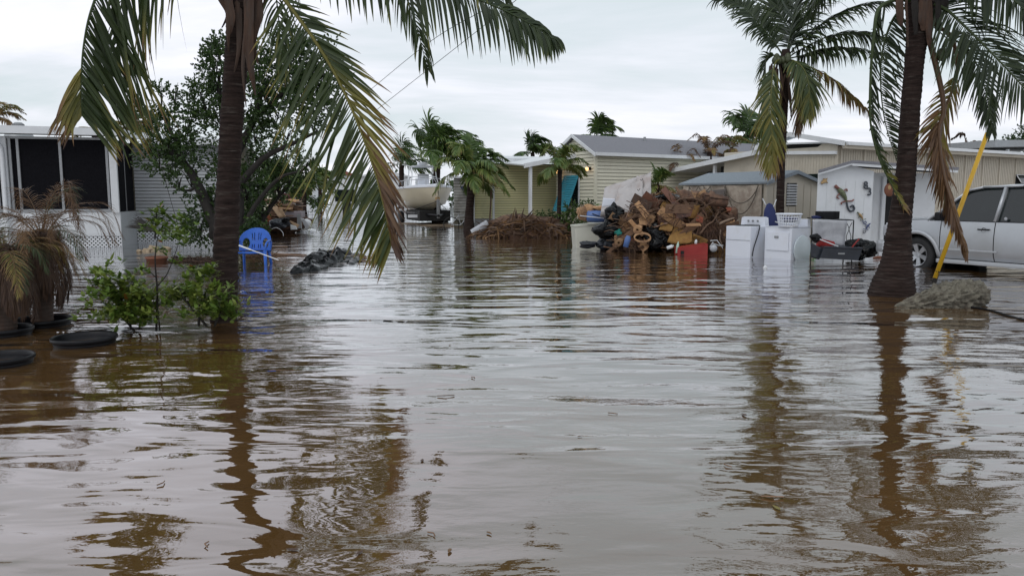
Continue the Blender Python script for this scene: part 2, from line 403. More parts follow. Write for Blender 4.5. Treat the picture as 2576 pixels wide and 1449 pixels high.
def shutter(root, y0, y1, z0, z1, out):
    s = thing_ = MB(); s.prism([(-.02,y0,z1),(-.02,y0+.05,z1),(-.02-out,y0+.05,z0),(-.02-out,y0,z0)],(-.03,0,0))
    s.prism([(-.02,y1,z1),(-.02,y1-.05,z1),(-.02-out,y1-.05,z0),(-.02-out,y1,z0)],(-.03,0,0))
    ym=(y0+y1)/2
    s.prism([(-.02,ym-.02,z1),(-.02,ym+.02,z1),(-.02-out,ym+.02,z0),(-.02-out,ym-.02,z0)],(-.03,0,0))
    fr_ = s.build('shutter_frame', TEAL, root)
    k = 15
    for i in range(k):
        t = (i+.5)/k; z = z1+(z0-z1)*t; x = -.03-out*t
        MB().box((x-.01,ym,z),(.012,(y1-y0)-.1,.088),(0,R(30),0)).build('slat', TEAL, fr_)
bx(h1, 'window', -.012, .028, .98, 1.78, .95, 2.05, GLASS)
bx(h1, 'window_frame', -.02, .0, .92, 1.0, .9, 2.1, WHITE)
shutter(h1, .95, 1.85, .75, 2.1, .55)
for yy, zz in ((.3,2.32),(2.1,2.25)):
    l = MB(); l.box((-.02,yy,zz),(.06,.07,.12)); l.tube([(-.03,yy,zz+.03),(-.13,yy,zz+.09),(-.16,yy,zz+.05)], .012, 6)
    lo = l.build('wall_lamp', BLACKP, h1)
    MB().lathe([(.0,-.07),(.045,-.05),(.062,.0),(.05,.05),(0,.07)], (-.16,yy,zz-.02), 12).build('lamp_glass', LAMPG, lo, True)

# ---- yellow house with white roof and carport
c = P(1399, 570, 31.2)
h2 = thing('yellow_house', 'pale yellow lap-sided house with white flat roof behind the dead frond heap', 'house', (c.x, c.y, 0), R(20), local=True)
MB().prism([(-3.5,.03,-.3),(4,.03,-.3),(4,.03,2.6),(-3.5,.03,2.6)],(1.2,3.4,0)).build('wall',LAPSHADE,h2)
siding_x(h2, -3.5, 3.9, .03, .46, 2.58, .095, YELLOW)
bx(h2, 'skirt', -3.5, 3.9, -.02, .028, -.3, .44, ALU)
bx(h2, 'post', -3.54, -3.46, -.04, .02, .3, 2.6, WHITE); bx(h2, 'post', -2.72, -2.64, -.04, .02, .3, 2.6, WHITE)
bx(h2, 'fascia', -3.6, 4, -.22, -.1, 2.63, 2.735, WHITE)
MB().add([(-3.6,-.22,2.785),(4,-.22,2.785),(5,3,3.05),(-2.3,3,3.05),(-3.6,-.22,2.74),(4,-.22,2.74),(5,3,3.0),(-2.3,3,3.0)],[(0,1,2,3),(7,6,5,4),(0,4,5,1),(3,2,6,7),(0,3,7,4),(1,5,6,2)]).build('roof',ROOFW,h2)
# carport roof, slopes up to the right
MB().prism([(-2.25,-2.2,2.42),(.1,-2.2,2.88),(.1,-.2,2.98),(-2.25,-.2,2.56)], (0,0,.05)).build('carport_roof', WHITE, h2)
MB().prism([(-2.25,-2.26,2.34),(.1,-2.26,2.80),(.1,-2.26,2.96),(-2.25,-2.26,2.50)], (0,.05,0)).build('carport_fascia', WHITE, h2)
MB().box((-1.95,-2.1,1.1),(.11,.11,2.7)).build('carport_post', WHITE, h2)
# ---- weathered shed wall left of the yellow house
c = P(1176, 566, 33.5)
h3 = thing('weathered_trailer', 'weathered grey slatted trailer home beside the boat with blue awning', 'trailer home', (c.x, c.y, 0), R(20), local=True)
MB().prism([(-.6,.03,-.3),(1.1,.03,-.3),(1.1,.03,2.1),(-.6,.03,2.1)],(.9,2.6,0)).build('wall',LAPSHADE,h3)
siding_x(h3, -.6, 1.1, .03, .3, 2.1, .12, OLDSID)
roofslab(h3, -.65, 1.2, -.12, 2.1, .6, 2.15, .05, ROOFW)
MB().prism([(-.3,.0,1.70),(1.1,.0,1.70),(1.0,-.7,1.42),(-.2,-.7,1.42)], (0,0,.03)).build('awning', NAVY, h3)
MB().prism([(-.2,-.7,1.30),(1.0,-.7,1.30),(1.0,-.72,1.42),(-.2,-.72,1.42)], (0,.02,0)).build('awning_valance', NAVY, h3)
bx(h3, 'post', .25, .33, -.1, -.02, -.3, 1.8, WHITE); bx(h3, 'door_opening', .9, 1.3, -.06, -.02, .3, 1.3, DARK)

# ---- beige house, gable towards the street
c = P(2096, 600, 24)
h4 = thing('beige_house', 'long beige panelled house with low gable roof and open carport', 'house', (c.x, c.y, 0), A32, local=True)
ZE4 = 2.86
bx(h4, 'wall', .03, 16, .03, 4.6, -.3, ZE4, BEIGE)
for i in range(40):   # raised batten between wall panels
    if i%3==0: MB().box((.2+i*.4,.012,1.3),(.05,.03,3.0)).build('batten', BEIGE, h4)
g = MB()
for i in range(130): g.box((.12+i*.12,.022,1.3),(.02,.010,2.9))
gr = g.build('wall_groove', pm('beige_groove',(.44,.40,.33),.7), h4); gr['kind'] = 'stuff'
bx(h4, 'fascia', -.06, 16, -.32, -.2, ZE4-.1, ZE4+.06, BEIGE); bx(h4, 'gutter', -.06, 16, -.42, -.33, ZE4+.0, ZE4+.1, WHITE)
roofslab(h4, -.1, 16, -.3, ZE4+.062, 1.7, 3.0, .05, ROOFW); roofslab(h4, -.1, 16, 3.2, 2.95, 1.702, 3.0, .05, ROOFW); roofslab(h4, -.11, .5, -.3, 2.9, 1.7, 3.3, .05, ROOFW); roofslab(h4, -.11, .5, 3.2, 2.95, 1.702, 3.3, .05, ROOFW)
# gable front: panel wall, sloping rake, near-black board as the shade in the gap
MB().prism([(0,0,-.3),(0,3.05,-.3),(0,3.05,2.72),(0,0,2.60)], (.028,0,0)).build('gable_panel', BEIGE, h4)
MB().prism([(0,.0,2.705),(0,.9,2.75),(0,.5,2.98),(0,.0,2.88)], (.028,0,0)).build('gable_panel', BEIGE, h4)
bx(h4, 'gable_shade_board', .1, .14, .4, 2.9, 2.6, 2.95, DARK)
roofslab(h4, -.16, -.11, -.32, 2.84, 1.7, 3.24, .15, WHITE, 'rake_board'); roofslab(h4, -.16, -.11, 3.1, 2.86, 1.702, 3.24, .13, WHITE, 'rake_board')
MB().prism([(-.1,0,2.60),(-.1,3.05,2.72),(-.1,3.05,2.84),(-.1,0,2.70)],(.095,0,0)).build('beam', WHITE, h4)
g = MB()
for i in range(28): g.box((-.005,.1+i*.105,2.3),(.012,.014,.55))
o = g.build('gable_groove', MATS['beige_groove'], h4); o['kind']='stuff'
bx(h4, 'jalousie_window', -.03, -.004, .3, 2.2, 1.75, 2.02, GLASS); bx(h4, 'window_frame', -.05, -.03, 1.2, 1.3, 1.72, 2.05, WHITE)
# side window near right edge (awning panes)
for xx in (11.0, 11.9, 12.8):
    f_ = bx(h4, 'window', xx, xx+.8, -.012, .026, 1.75, 2.15, DARK)
    MB().prism([(xx+.05,-.02,2.12),(xx+.75,-.02,2.12),(xx+.75,-.2,1.85),(xx+.05,-.2,1.85)], (0,-.01,.012)).build('pane', GLASS, f_)
    m2 = MB(); pts=[(xx+.04,-.02,2.13),(xx+.76,-.02,2.13),(xx+.76,-.21,1.84),(xx+.04,-.21,1.84),(xx+.04,-.02,2.13)]
    m2.tube(pts,.018,4); m2.build('pane_frame', WHITE, f_)
# carport roof running on to the left
MB().prism([(-.25,3.05,2.70),(-.25,7.4,2.17),(-.25,7.4,2.33),(-.25,3.05,2.87)], (.06,0,0)).build('carport_fascia', WHITE, h4)
MB().prism([(-.19,3.05,2.74),(-.19,7.4,2.21),(3.5,7.4,2.21),(3.5,3.05,2.74)], (0,0,.08)).build('carport_roof', ROOFW, h4)
for yy,zt in ((7.3,2.2),(5.0,2.45)): MB().box((0,yy,zt/2-.2),(.1,.1,zt+.4)).build('carport_post', WHITE, h4)
bx(h4, 'carport_wall', 3.3, 3.4, 3.6, 7.5, -.3, 2.3, BEIGE); bx(h4, 'carport_dark_sheet', .3, .34, 3.95, 5.0, 1.2, 2.4, DARK)  # last one is a near-black sheet across part of the open carport

# ---- beige storage shed with grey roof
c = P(1921, 640, 20)
h5 = thing('beige_shed', 'small beige storage shed with blue-grey roof and louvred gable vent', 'shed', (c.x, c.y, 0), A32, local=True)
wS, lS, zS, pS = 2.1, 2.9, 1.67, 1.93
# long side lies along +Y (towards the street), gable faces -Y
bx(h5, 'wall', 0, wS, 0, lS, -.3, zS, BEIGE)
MB().prism([(0,0,zS),(wS,0,zS),(wS/2,0,pS)], (0,lS,0)).build('gable_wall', BEIGE, h5)
MB().box((-.01,-.01,.7),(.09,.09,1.9)).build('corner_trim', BEIGE, h5)
for sgn in (0,1):
    xa, xb = (-.14, wS/2) if sgn==0 else (wS+.14, wS/2+.001)
    MB().prism([(xa,-.12,zS-.04),(xb,-.12,pS+.02),(xb,-.12,pS+.07),(xa,-.12,zS+.01)], (0,lS+.25,0)).build('roof', ROOFB, h5)
    MB().prism([(xa,-.16,zS-.07),(xb,-.16,pS-.03),(xb,-.16,pS+.065),(xa,-.16,zS+.0)], (0,.035,0)).build('rake_board', ROOFB, h5)
for i in range(8): MB().box((1.0,-.02,1.1+i*.072),(.4,.03,.035),(R(30),0,0)).build('louvre', WHITE, h5)
bx(h5,'vent_back',.8,1.2,-.006,-.001,1.05,1.66,DARK)
for i in range(1,7): MB().box((i*.3,-.006,.7),(.012,.012,1.9)).build('batten', MATS['beige_groove'], h5)
# fishing net and rope swags hung on its long side
net = thing('fishing_net', 'tan fishing net with rope swags hung along the beige shed wall', 'net', (c.x, c.y, 0), A32, local=True)
def nety(y,z): return V((-.10-.03*math.sin(y*7)-.05*(1.6-z)*noise.noise(V((y*2,z*2,4))), y, z))
mb = MB(); nn, mm = 40, 16; vs=[]; fs=[]
for i in range(nn+1):
    y = .05+2.8*i/nn
    low = .95+.45*abs(math.sin(y*1.25+.3))**1.5*-1 + .25*noise.noise(V((y*1.5,0,2)))
    for j in range(mm+1):
        z = 1.6+(low-1.6)*j/mm; p = nety(y,z); p.x -= .06*math.sin(y*22+z*3)*j/mm*.5; vs.append(p)
for i in range(nn):
    for j in range(mm): a=i*(mm+1)+j; fs.append((a,a+1,a+mm+2,a+mm+1))
mb.add(vs,fs); mb.build('net_cloth', TAN, net, True)
mb = MB()
for (ya,yb,dep,z0) in ((.1,1.2,.75,1.6),(.1,1.25,.45,1.58),(1.2,1.75,.4,1.6),(1.75,2.2,.15,1.6),(2.2,2.55,.15,1.6),(2.55,2.85,.5,1.6),(1.2,2.0,.7,1.6)):
    mb.tube([V((-.19, ya+(yb-ya)*t/14, z0-dep*(1-(2*t/14-1)**2)**.8)) for t in range(15)], .014, 5)
mb.build('rope_swag', ROPE, net)
mb = MB()
for k in range(9):
    y0 = 1.15+rnd.random()*.1; mb.tube([V((-.22-.02*k/9,y0,1.50-k*.02)),V((-.28,y0+.5,1.45-k*.03)),V((-.25,y0+.95+rnd.random()*.2,1.36-k*.03+rnd.random()*.05))], .018, 5)
single_loc = None
mb.build('driftwood', pm('driftwood_grey',(.16,.14,.13),.9,.3), net)

# ---- white shed with the house number and metal geckos
AW = R(14); c = P(2048, 648, 16.9)
h6 = thing('white_shed', 'white painted shed with low gable roof, house number and metal geckos', 'shed', (c.x, c.y, 0), AW, local=True)
wG = 1.42
BK=V((1.95,2.5,0))
MB().prism([(0,0,-.3),(wG,0,-.3),(wG,0,1.86),(.72,0,2.02),(0,0,1.80)],BK).build('gable_wall', WHITE, h6)
MB().prism([(wG+.3,.55,-.3),(3.6,.55,-.3),(3.6,.55,1.85),(wG+.3,.55,1.85)],(1.6,2.0,0)).build('side_wall',WHITE,h6)
MB().prism([(-.13,-.19,1.815),(.72,-.19,2.035),(.72,-.19,2.09),(-.13,-.19,1.87)],BK).build('roof', ROOFG, h6)
MB().prism([(.722,-.19,2.035),(3.5,-.19,1.905),(3.5,-.19,1.96),(.722,-.19,2.09)],BK).build('roof', ROOFG, h6)
MB().prism([(-.1,-.17,1.77),(.72,-.17,1.99),(.72,-.17,2.03),(-.1,-.17,1.81)],(0,.028,0)).build('rake_board', WHITE, h6)
MB().prism([(.722,-.17,1.97),(3.5,-.17,1.84),(3.5,-.17,1.90),(.722,-.17,2.03)],(0,.028,0)).build('rake_board', WHITE, h6)
bx(h6,'porch_post',2.02,2.10,-.1,-.02,-.3,1.84,WHITE)
d_ = bx(h6,'door',2.18,2.62,.50,.546,.0,1.70,DARK)
bx(h6,'door_frame',2.08,2.175,.49,.54,-.2,1.76,WHITE); bx(h6,'door_frame',2.625,2.72,.49,.54,-.2,1.76,WHITE)
for i in range(1,6): MB().box((i*.24,-.004,.7),(.01,.008,1.9)).build('batten', WHITE, h6)
def on_shed(u, v):   # point of the gable wall plane seen at u,v
    n = V((math.sin(AW), -math.cos(AW), 0)); o = V((c.x,c.y,0)); d = ray(u,v); t = (o-V((0,0,HC))).dot(n)/d.dot(n)
    return V((0,0,HC))+d*t + n*.03
def ornament(name, label, cat, u, v, parts, group=None):
    p = on_shed(u,v); t = thing(name, label, cat, p, 0, group)
    for (nm, mat, pts, rad, fl) in parts:
        q = [on_shed(u+a, v+b_) for a,b_ in pts]
        if len(q) < 2: q = q+[q[0]+V((.001,0,.001))]
        if len(q) > 2: q = catmull(q, len(q)*4)
        k = len(q); rr = [rad*(1-.75*abs(2*i/(k-1)-.8)**1.6 if fl else 1) for i in range(k)]
        MB().tube(q, [max(r,.004) for r in rr], 8).build(nm, mat, t, True)
G_,R_,S_,O_,K_ = CLAY
def gecko(u,v,s,mats,label, flip=1):
    b_,l_,t_ = mats; f=flip
    ornament('metal_gecko', label, 'wall ornament', u, v, [
     ('body', b_, [(-18*s*f,-28*s),(-10*s*f,-20*s),(0,-6*s),(6*s*f,10*s)], .055*s*1.1, True),
     ('head', l_, [(-24*s*f,-34*s),(-16*s*f,-27*s)], .035*s, False),
     ('tail', t_, [(5*s*f,8*s),(8*s*f,22*s),(16*s*f,30*s),(24*s*f,24*s),(20*s*f,15*s),(14*s*f,19*s)], .020*s, False),
     ('leg', l_, [(-12*s*f,-16*s),(-20*s*f,-6*s),(-14*s*f,-2*s)], .014*s, False),
     ('leg', l_, [(-6*s*f,-18*s),(4*s*f,-26*s),(6*s*f,-20*s)], .014*s, False),
     ('leg', l_, [(4*s*f,4*s),(-8*s*f,8*s),(-8*s*f,13*s)], .016*s, False),
     ('leg', l_, [(4*s*f,4*s),(18*s*f,4*s),(22*s*f,0)], .016*s, False)], 'metal ornaments on the white shed')
gecko(2123,502,1.0,(G_,R_,S_),'large green and red metal gecko with curled tail on white shed')
gecko(2166,550,.46,(O_,G_,K_),'small ochre metal lizard below the large gecko on white shed')
gecko(2178,575,.38,(K_,K_,S_),'tiny cobalt metal lizard lowest on the white shed wall',-1)
ornament('metal_butterfly','small ochre metal butterfly near the top left of white shed','wall ornament',2072,456,[
  ('wing',O_,[(-8,6),(0,0),(8,-8)],.04,True),('wing',O_,[(-2,-6),(2,0),(9,5)],.035,True),('body',S_,[(-7,8),(6,-4)],.012,False)])
def arc(cx,cy,r,a0,a1,n=10): return [(cx+r*math.cos(R(a0+(a1-a0)*i/n)), cy-r*1.15*math.sin(R(a0+(a1-a0)*i/n))) for i in range(n+1)]
ornament('house_number','dark metal number 8 set above and left of the 3','house number',2176,466,[('stroke',S_,arc(0,-4,3.4,0,360),.016,False),('stroke',S_,arc(0,4,4.0,0,360),.016,False)])
ornament('house_number','dark metal number 3 set below and right of the 8','house number',2184,482,[('stroke',S_,arc(0,-4,3.6,150,-90),.016,False),('stroke',S_,arc(0,4.2,4.2,90,-150),.016,False)])
p = on_shed(2235,478); t = thing('oval_plaque','round brown plaque with painted flowers hung near the shed corner','plaque',p,0)
Mx = Matrix.Rotation(AW,3,'Z') @ Matrix.Rotation(R(90),3,'X')
m_=MB(); m_.lathe([(0,.0),(.14,.0),(.15,.012),(.14,.024),(0,.024)], p, 24, Mx); m_.build('disc', TERRA, t, True)
m_=MB(); blob(m_, p+V((-.02,-.03,.05)),(.04,.012,.05),.2,2,1,2); m_.build('flower', O_, t, True)
p = P(2392,505,16.2); m_=MB(); blob(m_, p,(.05,.05,.17),.15,2,3,3); 
single('hanging_parrot', m_, G_, 'small painted green and blue ornament hanging behind the dead frond', 'wall ornament', p-V((0,0,.17)), smooth=True)

# ---- left house with screened porch
c = P(307, 618, 20.3)
h7 = thing('porch_house', 'pale grey mobile home with dark screened porch and white lattice skirt', 'house', (c.x, c.y, 0), R(13.6), local=True)
ZR=2.90; XL=-9.0; DP=1.75
bx(h7,'porch_wall',XL,0,0,.08,.32,.90,WHITE); bx(h7,'porch_side_wall',-.08,0,.082,DP,-.1,.90,GREYSID)
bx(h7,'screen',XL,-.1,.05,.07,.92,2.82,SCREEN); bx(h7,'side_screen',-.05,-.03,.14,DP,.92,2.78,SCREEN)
for x,wd,mt in ((-.09,.17,WHITE),(-2.62,.17,WHITE),(-5.2,.17,WHITE),(-7.7,.17,WHITE)):
    MB().box((x,-.01,1.85),(wd,.1,1.94)).build('post', mt, h7)
for x in (-.24,-1.33,-2.30,-2.48,-2.80,-3.9,-4.9,-6.4): MB().box((x,.02,1.86),(.06,.05,1.88)).build('mullion', ALU, h7)
MB().box((-.04,.85,1.85),(.04,.05,1.9)).build('mullion', ALU, h7)
bx(h7,'window_sill',XL,-.18,-.02,.045,.902,.98,ALU); bx(h7,'window_head',XL,-.18,-.02,.045,2.76,2.82,ALU)
# lattice: diagonal strips over a dark back
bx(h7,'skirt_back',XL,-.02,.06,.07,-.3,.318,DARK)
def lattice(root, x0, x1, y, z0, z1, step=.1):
    g = MB(); hh=z1-z0; n_ = int((x1-x0)/step)
    for s_,yy in ((1,y),(-1,y-.008)):
        for i in range(-4, n_+1):
            xa = x0+i*step; a0=max(xa,x0); b0=min(xa+hh,x1)
            if b0<=a0: continue
            za=(z0+(a0-xa)) if s_>0 else z1-(a0-xa); zb=(z0+(b0-xa)) if s_>0 else z1-(b0-xa)
            wv=.024
            g.prism([(a0,yy,za-wv),(b0,yy,zb-wv),(b0,yy,zb+wv),(a0,yy,za+wv)],(0,.006,0))
    o=g.build('lattice', WHITE, root); o['kind']='stuff'; return o
lattice(h7, XL+2, 0, .03, -.12, .31)
bx(h7,'skirt_rail',XL,0,.0,.05,.285,.33,WHITE)
# roof
MB().prism([(XL,-.35,ZR+.02),(.25,-.35,ZR-.05),(.25,-.35,ZR+.13),(XL,-.35,ZR+.24)],(0,.08,0)).build('fascia', WHITE, h7)
MB().prism([(XL,-.268,ZR+.02),(.25,-.268,ZR-.05),(.25,2.6,ZR+.12),(XL,2.6,ZR+.2)],(0,0,.14)).build('porch_roof', ROOFW, h7)
MB().prism([(.252,-.3,ZR-.04),(.252,2.5,ZR+.0),(.252,2.5,ZR+.16),(.252,-.3,ZR+.12)],(.03,0,0)).build('side_fascia', WHITE, h7)
# downspout
MB().tube(catmull([(-2.80,-.32,2.86),(-2.80,-.30,2.75),(-2.66,-.18,2.6),(-2.62,-.12,2.4),(-2.62,-.12,1.2),(-2.62,-.12,-.1)],20),.055,8).build('downspout', WHITE, h7, True)
# main wall behind with lap siding
bx(h7,'wall',XL,3.0,DP+.03,5,.30,2.80,LAPSHADE)
siding_x(h7, .0, 2.55, DP+.03, .34, 2.80, .095, GREYSID)
bx(h7,'corner_trim',2.552,2.62,DP-.04,DP+.03,.2,2.8,WHITE)
roofslab(h7, .3, 3.2, DP-.25, 2.86, 3.6, 3.05, .08, ROOFW); bx(h7,'eave_board',.29,3.2,DP-.30,DP-.252,2.76,2.92,WHITE)
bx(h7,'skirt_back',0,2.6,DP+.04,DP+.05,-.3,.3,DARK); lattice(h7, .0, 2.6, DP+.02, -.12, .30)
bx(h7,'meter_box',2.2,2.42,DP-.12,DP-.02,1.2,1.6,ALU); MB().tube([(2.31,DP-.06,-.1),(2.31,DP-.06,1.2)],.02,6).build('conduit',ALU,h7); MB().tube([(2.31,DP-.06,1.6),(2.31,DP-.06,2.75)],.02,6).build('conduit',ALU,h7)
for vx in (3.2,7.4): MB().tube([(vx,1.0,3.3),(vx,1.0,3.62)],.05,8).build('vent_pipe',ALU,h1)
# roof ventilator
p = P(45,300,24); t = thing('roof_ventilator','round metal ventilator cap standing on the porch house roof','roof vent',(p.x,p.y,3.1))
MB().lathe([(.42,0),(.36,.12),(.2,.2),(.14,.24)], (p.x,p.y,3.1),20).build('dome', ALU, t, True)
MB().lathe([(.14,.24),(.15,.28),(.15,.42),(.10,.46),(0,.47)], (p.x,p.y,3.1),14).build('cap', ALU, t)
m_=MB()
for i in range(14):
    a=2*math.pi*i/14; m_.box((p.x+.155*math.cos(a),p.y+.155*math.sin(a),3.45),(.02,.02,.12),(0,0,a))
m_.build('fins', ALU, t)

# ---- house top right, far houses down the street
c = P(2500, 520, 34)
h8 = thing('distant_grey_roof_house','house with pale grey flat roof edge at far right behind the truck','house',(c.x,c.y,0),R(20),local=True)
bx(h8,'wall',.6,9,1,5,-.3,3.3,WHITE); MB().prism([(-.2,0,3.45),(9,0,3.75),(9,0,4.0),(-.2,0,3.75)],(0,6,0)).build('roof', ALU, h8)
bx(h8,'post',1.0,1.1,.3,.4,-.3,3.4,WHITE)
far = [(700,800,74,2.9,'far white trailer home half hidden behind the left debris heap'),
       (830,905,66,3.6,'far white house with rust red roof edge down the flooded street'),
       (905,1040,58,3.3,'far pale trailer home just left of the boat'),
       (560,700,60,2.6,'far cream trailer home glimpsed through the leafy tree')]
for k,(u0,u1,Y,hh,lab) in enumerate(far):
    a=P(u0,500,Y); b_=P(u1,500,Y+2)
    t=thing('far_house',lab,'house',(a.x,a.y,0),R(8),local=True); w_=(b_.x-a.x)
    bx(t,'wall',0,w_,0,5,-.3,hh-.5,WHITE if k!=3 else CREAM)
    MB().prism([(-.2,-.2,hh-.5),(w_+.2,-.2,hh-.5),(w_*.5,-.2,hh)],(0,5.4,0)).build('roof', [ROOFW,pm('rust_roof',(.22,.09,.06),.8),ROOFW,ROOFG][k], t)
    for q in range(2):
        f_=bx(t,'window',w_*(.2+.4*q),w_*(.2+.4*q)+.8,-.03,-.002,.9,1.9,GLASS); bx(t,'window_frame',w_*(.2+.4*q)-.08,w_*(.2+.4*q)+.88,-.02,-.001,1.91,2.0,WHITE)
    bx(t,'door',w_*.48,w_*.48+.7,-.03,-.002,-.2,1.9,DARK)
# ------------------------------------------------------------------ palms
def leaflet(mb, p, d, L_, wd, nrm, g, droop, k=5, tint=0.0, tip=.25, three=False):
    vs=[]; ts=[]; cur=V(p); dd=V(d).normalized()
    for i in range(k+1):
        s=i/k; ww = wd*(min(1,.35+s*3.2))*(1-s**2.2)**.8 if i<k else .0008
        sd = dd.cross(nrm)
        if sd.length<1e-3: sd=dd.cross(V((1,0,0)))
        sd.normalize()
        if three:
            vs += [cur-sd*ww, cur+nrm*ww*.45, cur+sd*ww]; ts += [tint+tip*s**3]*3
        else:
            vs += [cur-sd*ww, cur+sd*ww]; ts += [tint+tip*s**3]*2
        dd=(dd+g*(droop*(i+1)/k)/k*2).normalized(); cur=cur+dd*(L_/k)
    fs=[]
    q=3 if three else 2
    for i in range(k):
        for j in range(q-1): fs.append((i*q+j,i*q+j+1,(i+1)*q+j+1,(i+1)*q+j))
    mb.add(vs,fs,ts)
def frond(root, pts, Lm, wd=.02, n=50, r0=.03, S=None, phi=(70,25), droop=1.0, g=(0,0,-1), t0=.15, tint=.2, tvar=.12, tip=.3, sides=(1,1), slope=None, seed=0, split=False, k=5, ref=.55, tf=None, rt=None, mat=None, name='frond', lift=.15, phi2=None, len2=1.0, len1=1.0, sidef=None):
    rr=random.Random(seed+101); N_=max(24,n); c_=catmull(pts,N_*2+1); g=V(g)
    T=(c_[1]-c_[0]).normalized()
    S_=V(S) if S is not None else T.cross(V((0,0,1)))
    if S_.length<1e-3: S_=V((1,0,0))
    mb=MB(); cs=c_[::2]
    mb.tube(cs, [r0*(1-.85*(i/(len(cs)-1))**.7) for i in range(len(cs))], 6, tint=(tint+.15 if rt is None else rt), flat=.8)
    fo = None; lm = mb
    if split: fo = mb.build(name, mat or PALM, root, True, tint=True)
    for i in range(n):
        t=t0+(1-t0)*(i/(n-1))**.93; x=t*(len(c_)-1); a=min(int(x),len(c_)-2); p=c_[a].lerp(c_[a+1],x-a); T=(c_[a+1]-c_[a]).normalized()
        S_=(S_-T*S_.dot(T)).normalized(); N2=S_.cross(T).normalized()
        if N2.z<0 and S is None: N2=-N2
        u=(t-t0)/(1-t0); prof=(.45+.55*math.sin(min(1,u*2.2+.1)*math.pi/2))*(1-.66*max(0,u-.45)/.55)
        ph=R(phi[0]+(phi[1]-phi[0])*u)
        for sg,sl in ((-1,sides[0]),(1,sides[1])):
            if sl<=0 or rr.random()>sl+.02: continue
            if sidef and rr.random()>sidef(u,sg): continue
            L_=Lm*prof*(.85+.3*rr.random())*(sl if sl<1 else 1)
            if rr.random()<.06: L_*=.5
            pj=(ph if (sg<0 or not phi2) else R(phi2[0]+(phi2[1]-phi2[0])*u))+R(rr.uniform(-8,8)); brk=(1.6 if rr.random()<.10 else 0)
            L_*=(len2 if sg>0 else len1)
            d=T*math.cos(pj)+S_*sg*math.sin(pj)+N2*(lift+rr.uniform(-.12,.12))
            tn=tint+rr.uniform(-tvar,tvar)+(tf(u,sg) if tf else 0)
            nr=(N2*ref+V((rr.uniform(-.35,.35),rr.uniform(-.35,.35),rr.uniform(-.35,.35)))).normalized()
            if split: lm=MB()
            leaflet(lm,p,d,L_,wd*(.8+.4*rr.random()),nr,g,droop*(.7+.6*rr.random())+brk,k,max(0,tn),tip*(.5+rr.random()),three=split)
            if split:
                lm.build('leaflet', mat or PALM, fo, True, tint=True)
    if not split: fo=mb.build(name, mat or PALM, root, True, tint=True)
    return fo
def trunk(root, pts, rad, rings=120, n=16, seed=0, amp=.035, mat=None, name='trunk'):
    c_=catmull(pts,rings*3); k=len(c_)
    rr=catmull([V((r,0,0)) for r in rad],k); vs=[];fs=[]
    for i,p in enumerate(c_):
        r=rr[i].x; ph=(i%3)/3; r*= (1+amp*(1-ph*1.3)+ .03*noise.noise(V((i*.11,seed,3))))
        for j in range(n):
            a=2*math.pi*j/n; q=V((math.cos(a),math.sin(a),0)); e_=1+.05*noise.noise(V((q.x*1.5,q.y*1.5,p.z*3+seed)))+.02*noise.noise(V((q.x*4,q.y*4,p.z*14)))
            vs.append(p+q*r*e_+V((0,0,.006*noise.noise(V((q.x*2,q.y*2,i*.5))))))
    for i in range(k-1):
        for j in range(n): fs.append((i*n+j,i*n+(j+1)%n,(i+1)*n+(j+1)%n,(i+1)*n+j))
    mb=MB(); mb.add(vs,fs); return mb.build(name, mat or TRUNK, root, True)
def PP(l, Y):   # list of (u,v[,dY])
    return [P(q[0],q[1],Y+(q[2] if len(q)>2 else 0)) for q in l]

# ---- left palm (near)
Y1=8.0; b0=P(563,806,Y1); b0.z=-.3
pl=thing('coconut_palm','near coconut palm left of centre with drooping wind-torn fronds','palm tree',(b0.x,b0.y,0))
trunk(pl,[b0]+PP([(563,806),(567,650),(575,450),(583,300),(594,150),(604,0),(612,-130)],Y1),[.14,.13,.122,.112,.108,.110,.115,.12],70,24,1,.10)
top1=P(612,-130,Y1)
frond(pl,[top1]+PP([(655,-80,-.1),(720,5,-.3),(790,100,-.5),(850,200,-.6),(900,310,-.75),(942,430,-.85),(968,530,-.9),(985,612,-.9)],Y1),1.08,.0175,88,.036,S=(.9,-.2,.35),phi=(74,36),phi2=(30,14),len2=.75,droop=.15,t0=.24,tint=.25,tip=.4,sides=(1,.92),split=True,seed=3,k=6,
      tf=lambda u,s:(.65*min(1,max(0,u*1.6-.3)) if s>0 else .25*max(0,u-.6)),rt=.53,lift=.0)
frond(pl,[top1]+PP([(500,-190,-.3),(380,-160,-.7),(280,-80,-.9),(232,20,-1.0),(210,120,-1.0),(204,220,-1.0),(206,290,-1.0)],Y1),1.34,.0180,92,.032,S=(0,.05,-1),phi=(20,34),phi2=(52,40),len1=.72,droop=.30,t0=.10,tint=.17,tip=.5,sides=(1,1),sidef=lambda u,s:1 if s>0 or u>.76 else 0,split=True,seed=5,k=6,
      tf=lambda u,s:.28*max(0,u-.75)+(.3 if s<0 else 0),rt=.3,lift=.0,g=(.22,0,-1))
frond(pl,[top1]+PP([(740,-135,-.1),(900,-90,-.2),(1080,-45,-.2),(1240,15,-.1),(1340,65,0),(1392,100,.1)],Y1),.66,.0185,100,.03,S=(0,.5,.85),phi=(80,35),droop=3.2,t0=.15,tint=.10,tip=.3,sides=(1,1),seed=8,k=6,g=(.1,0,-1),lift=0)
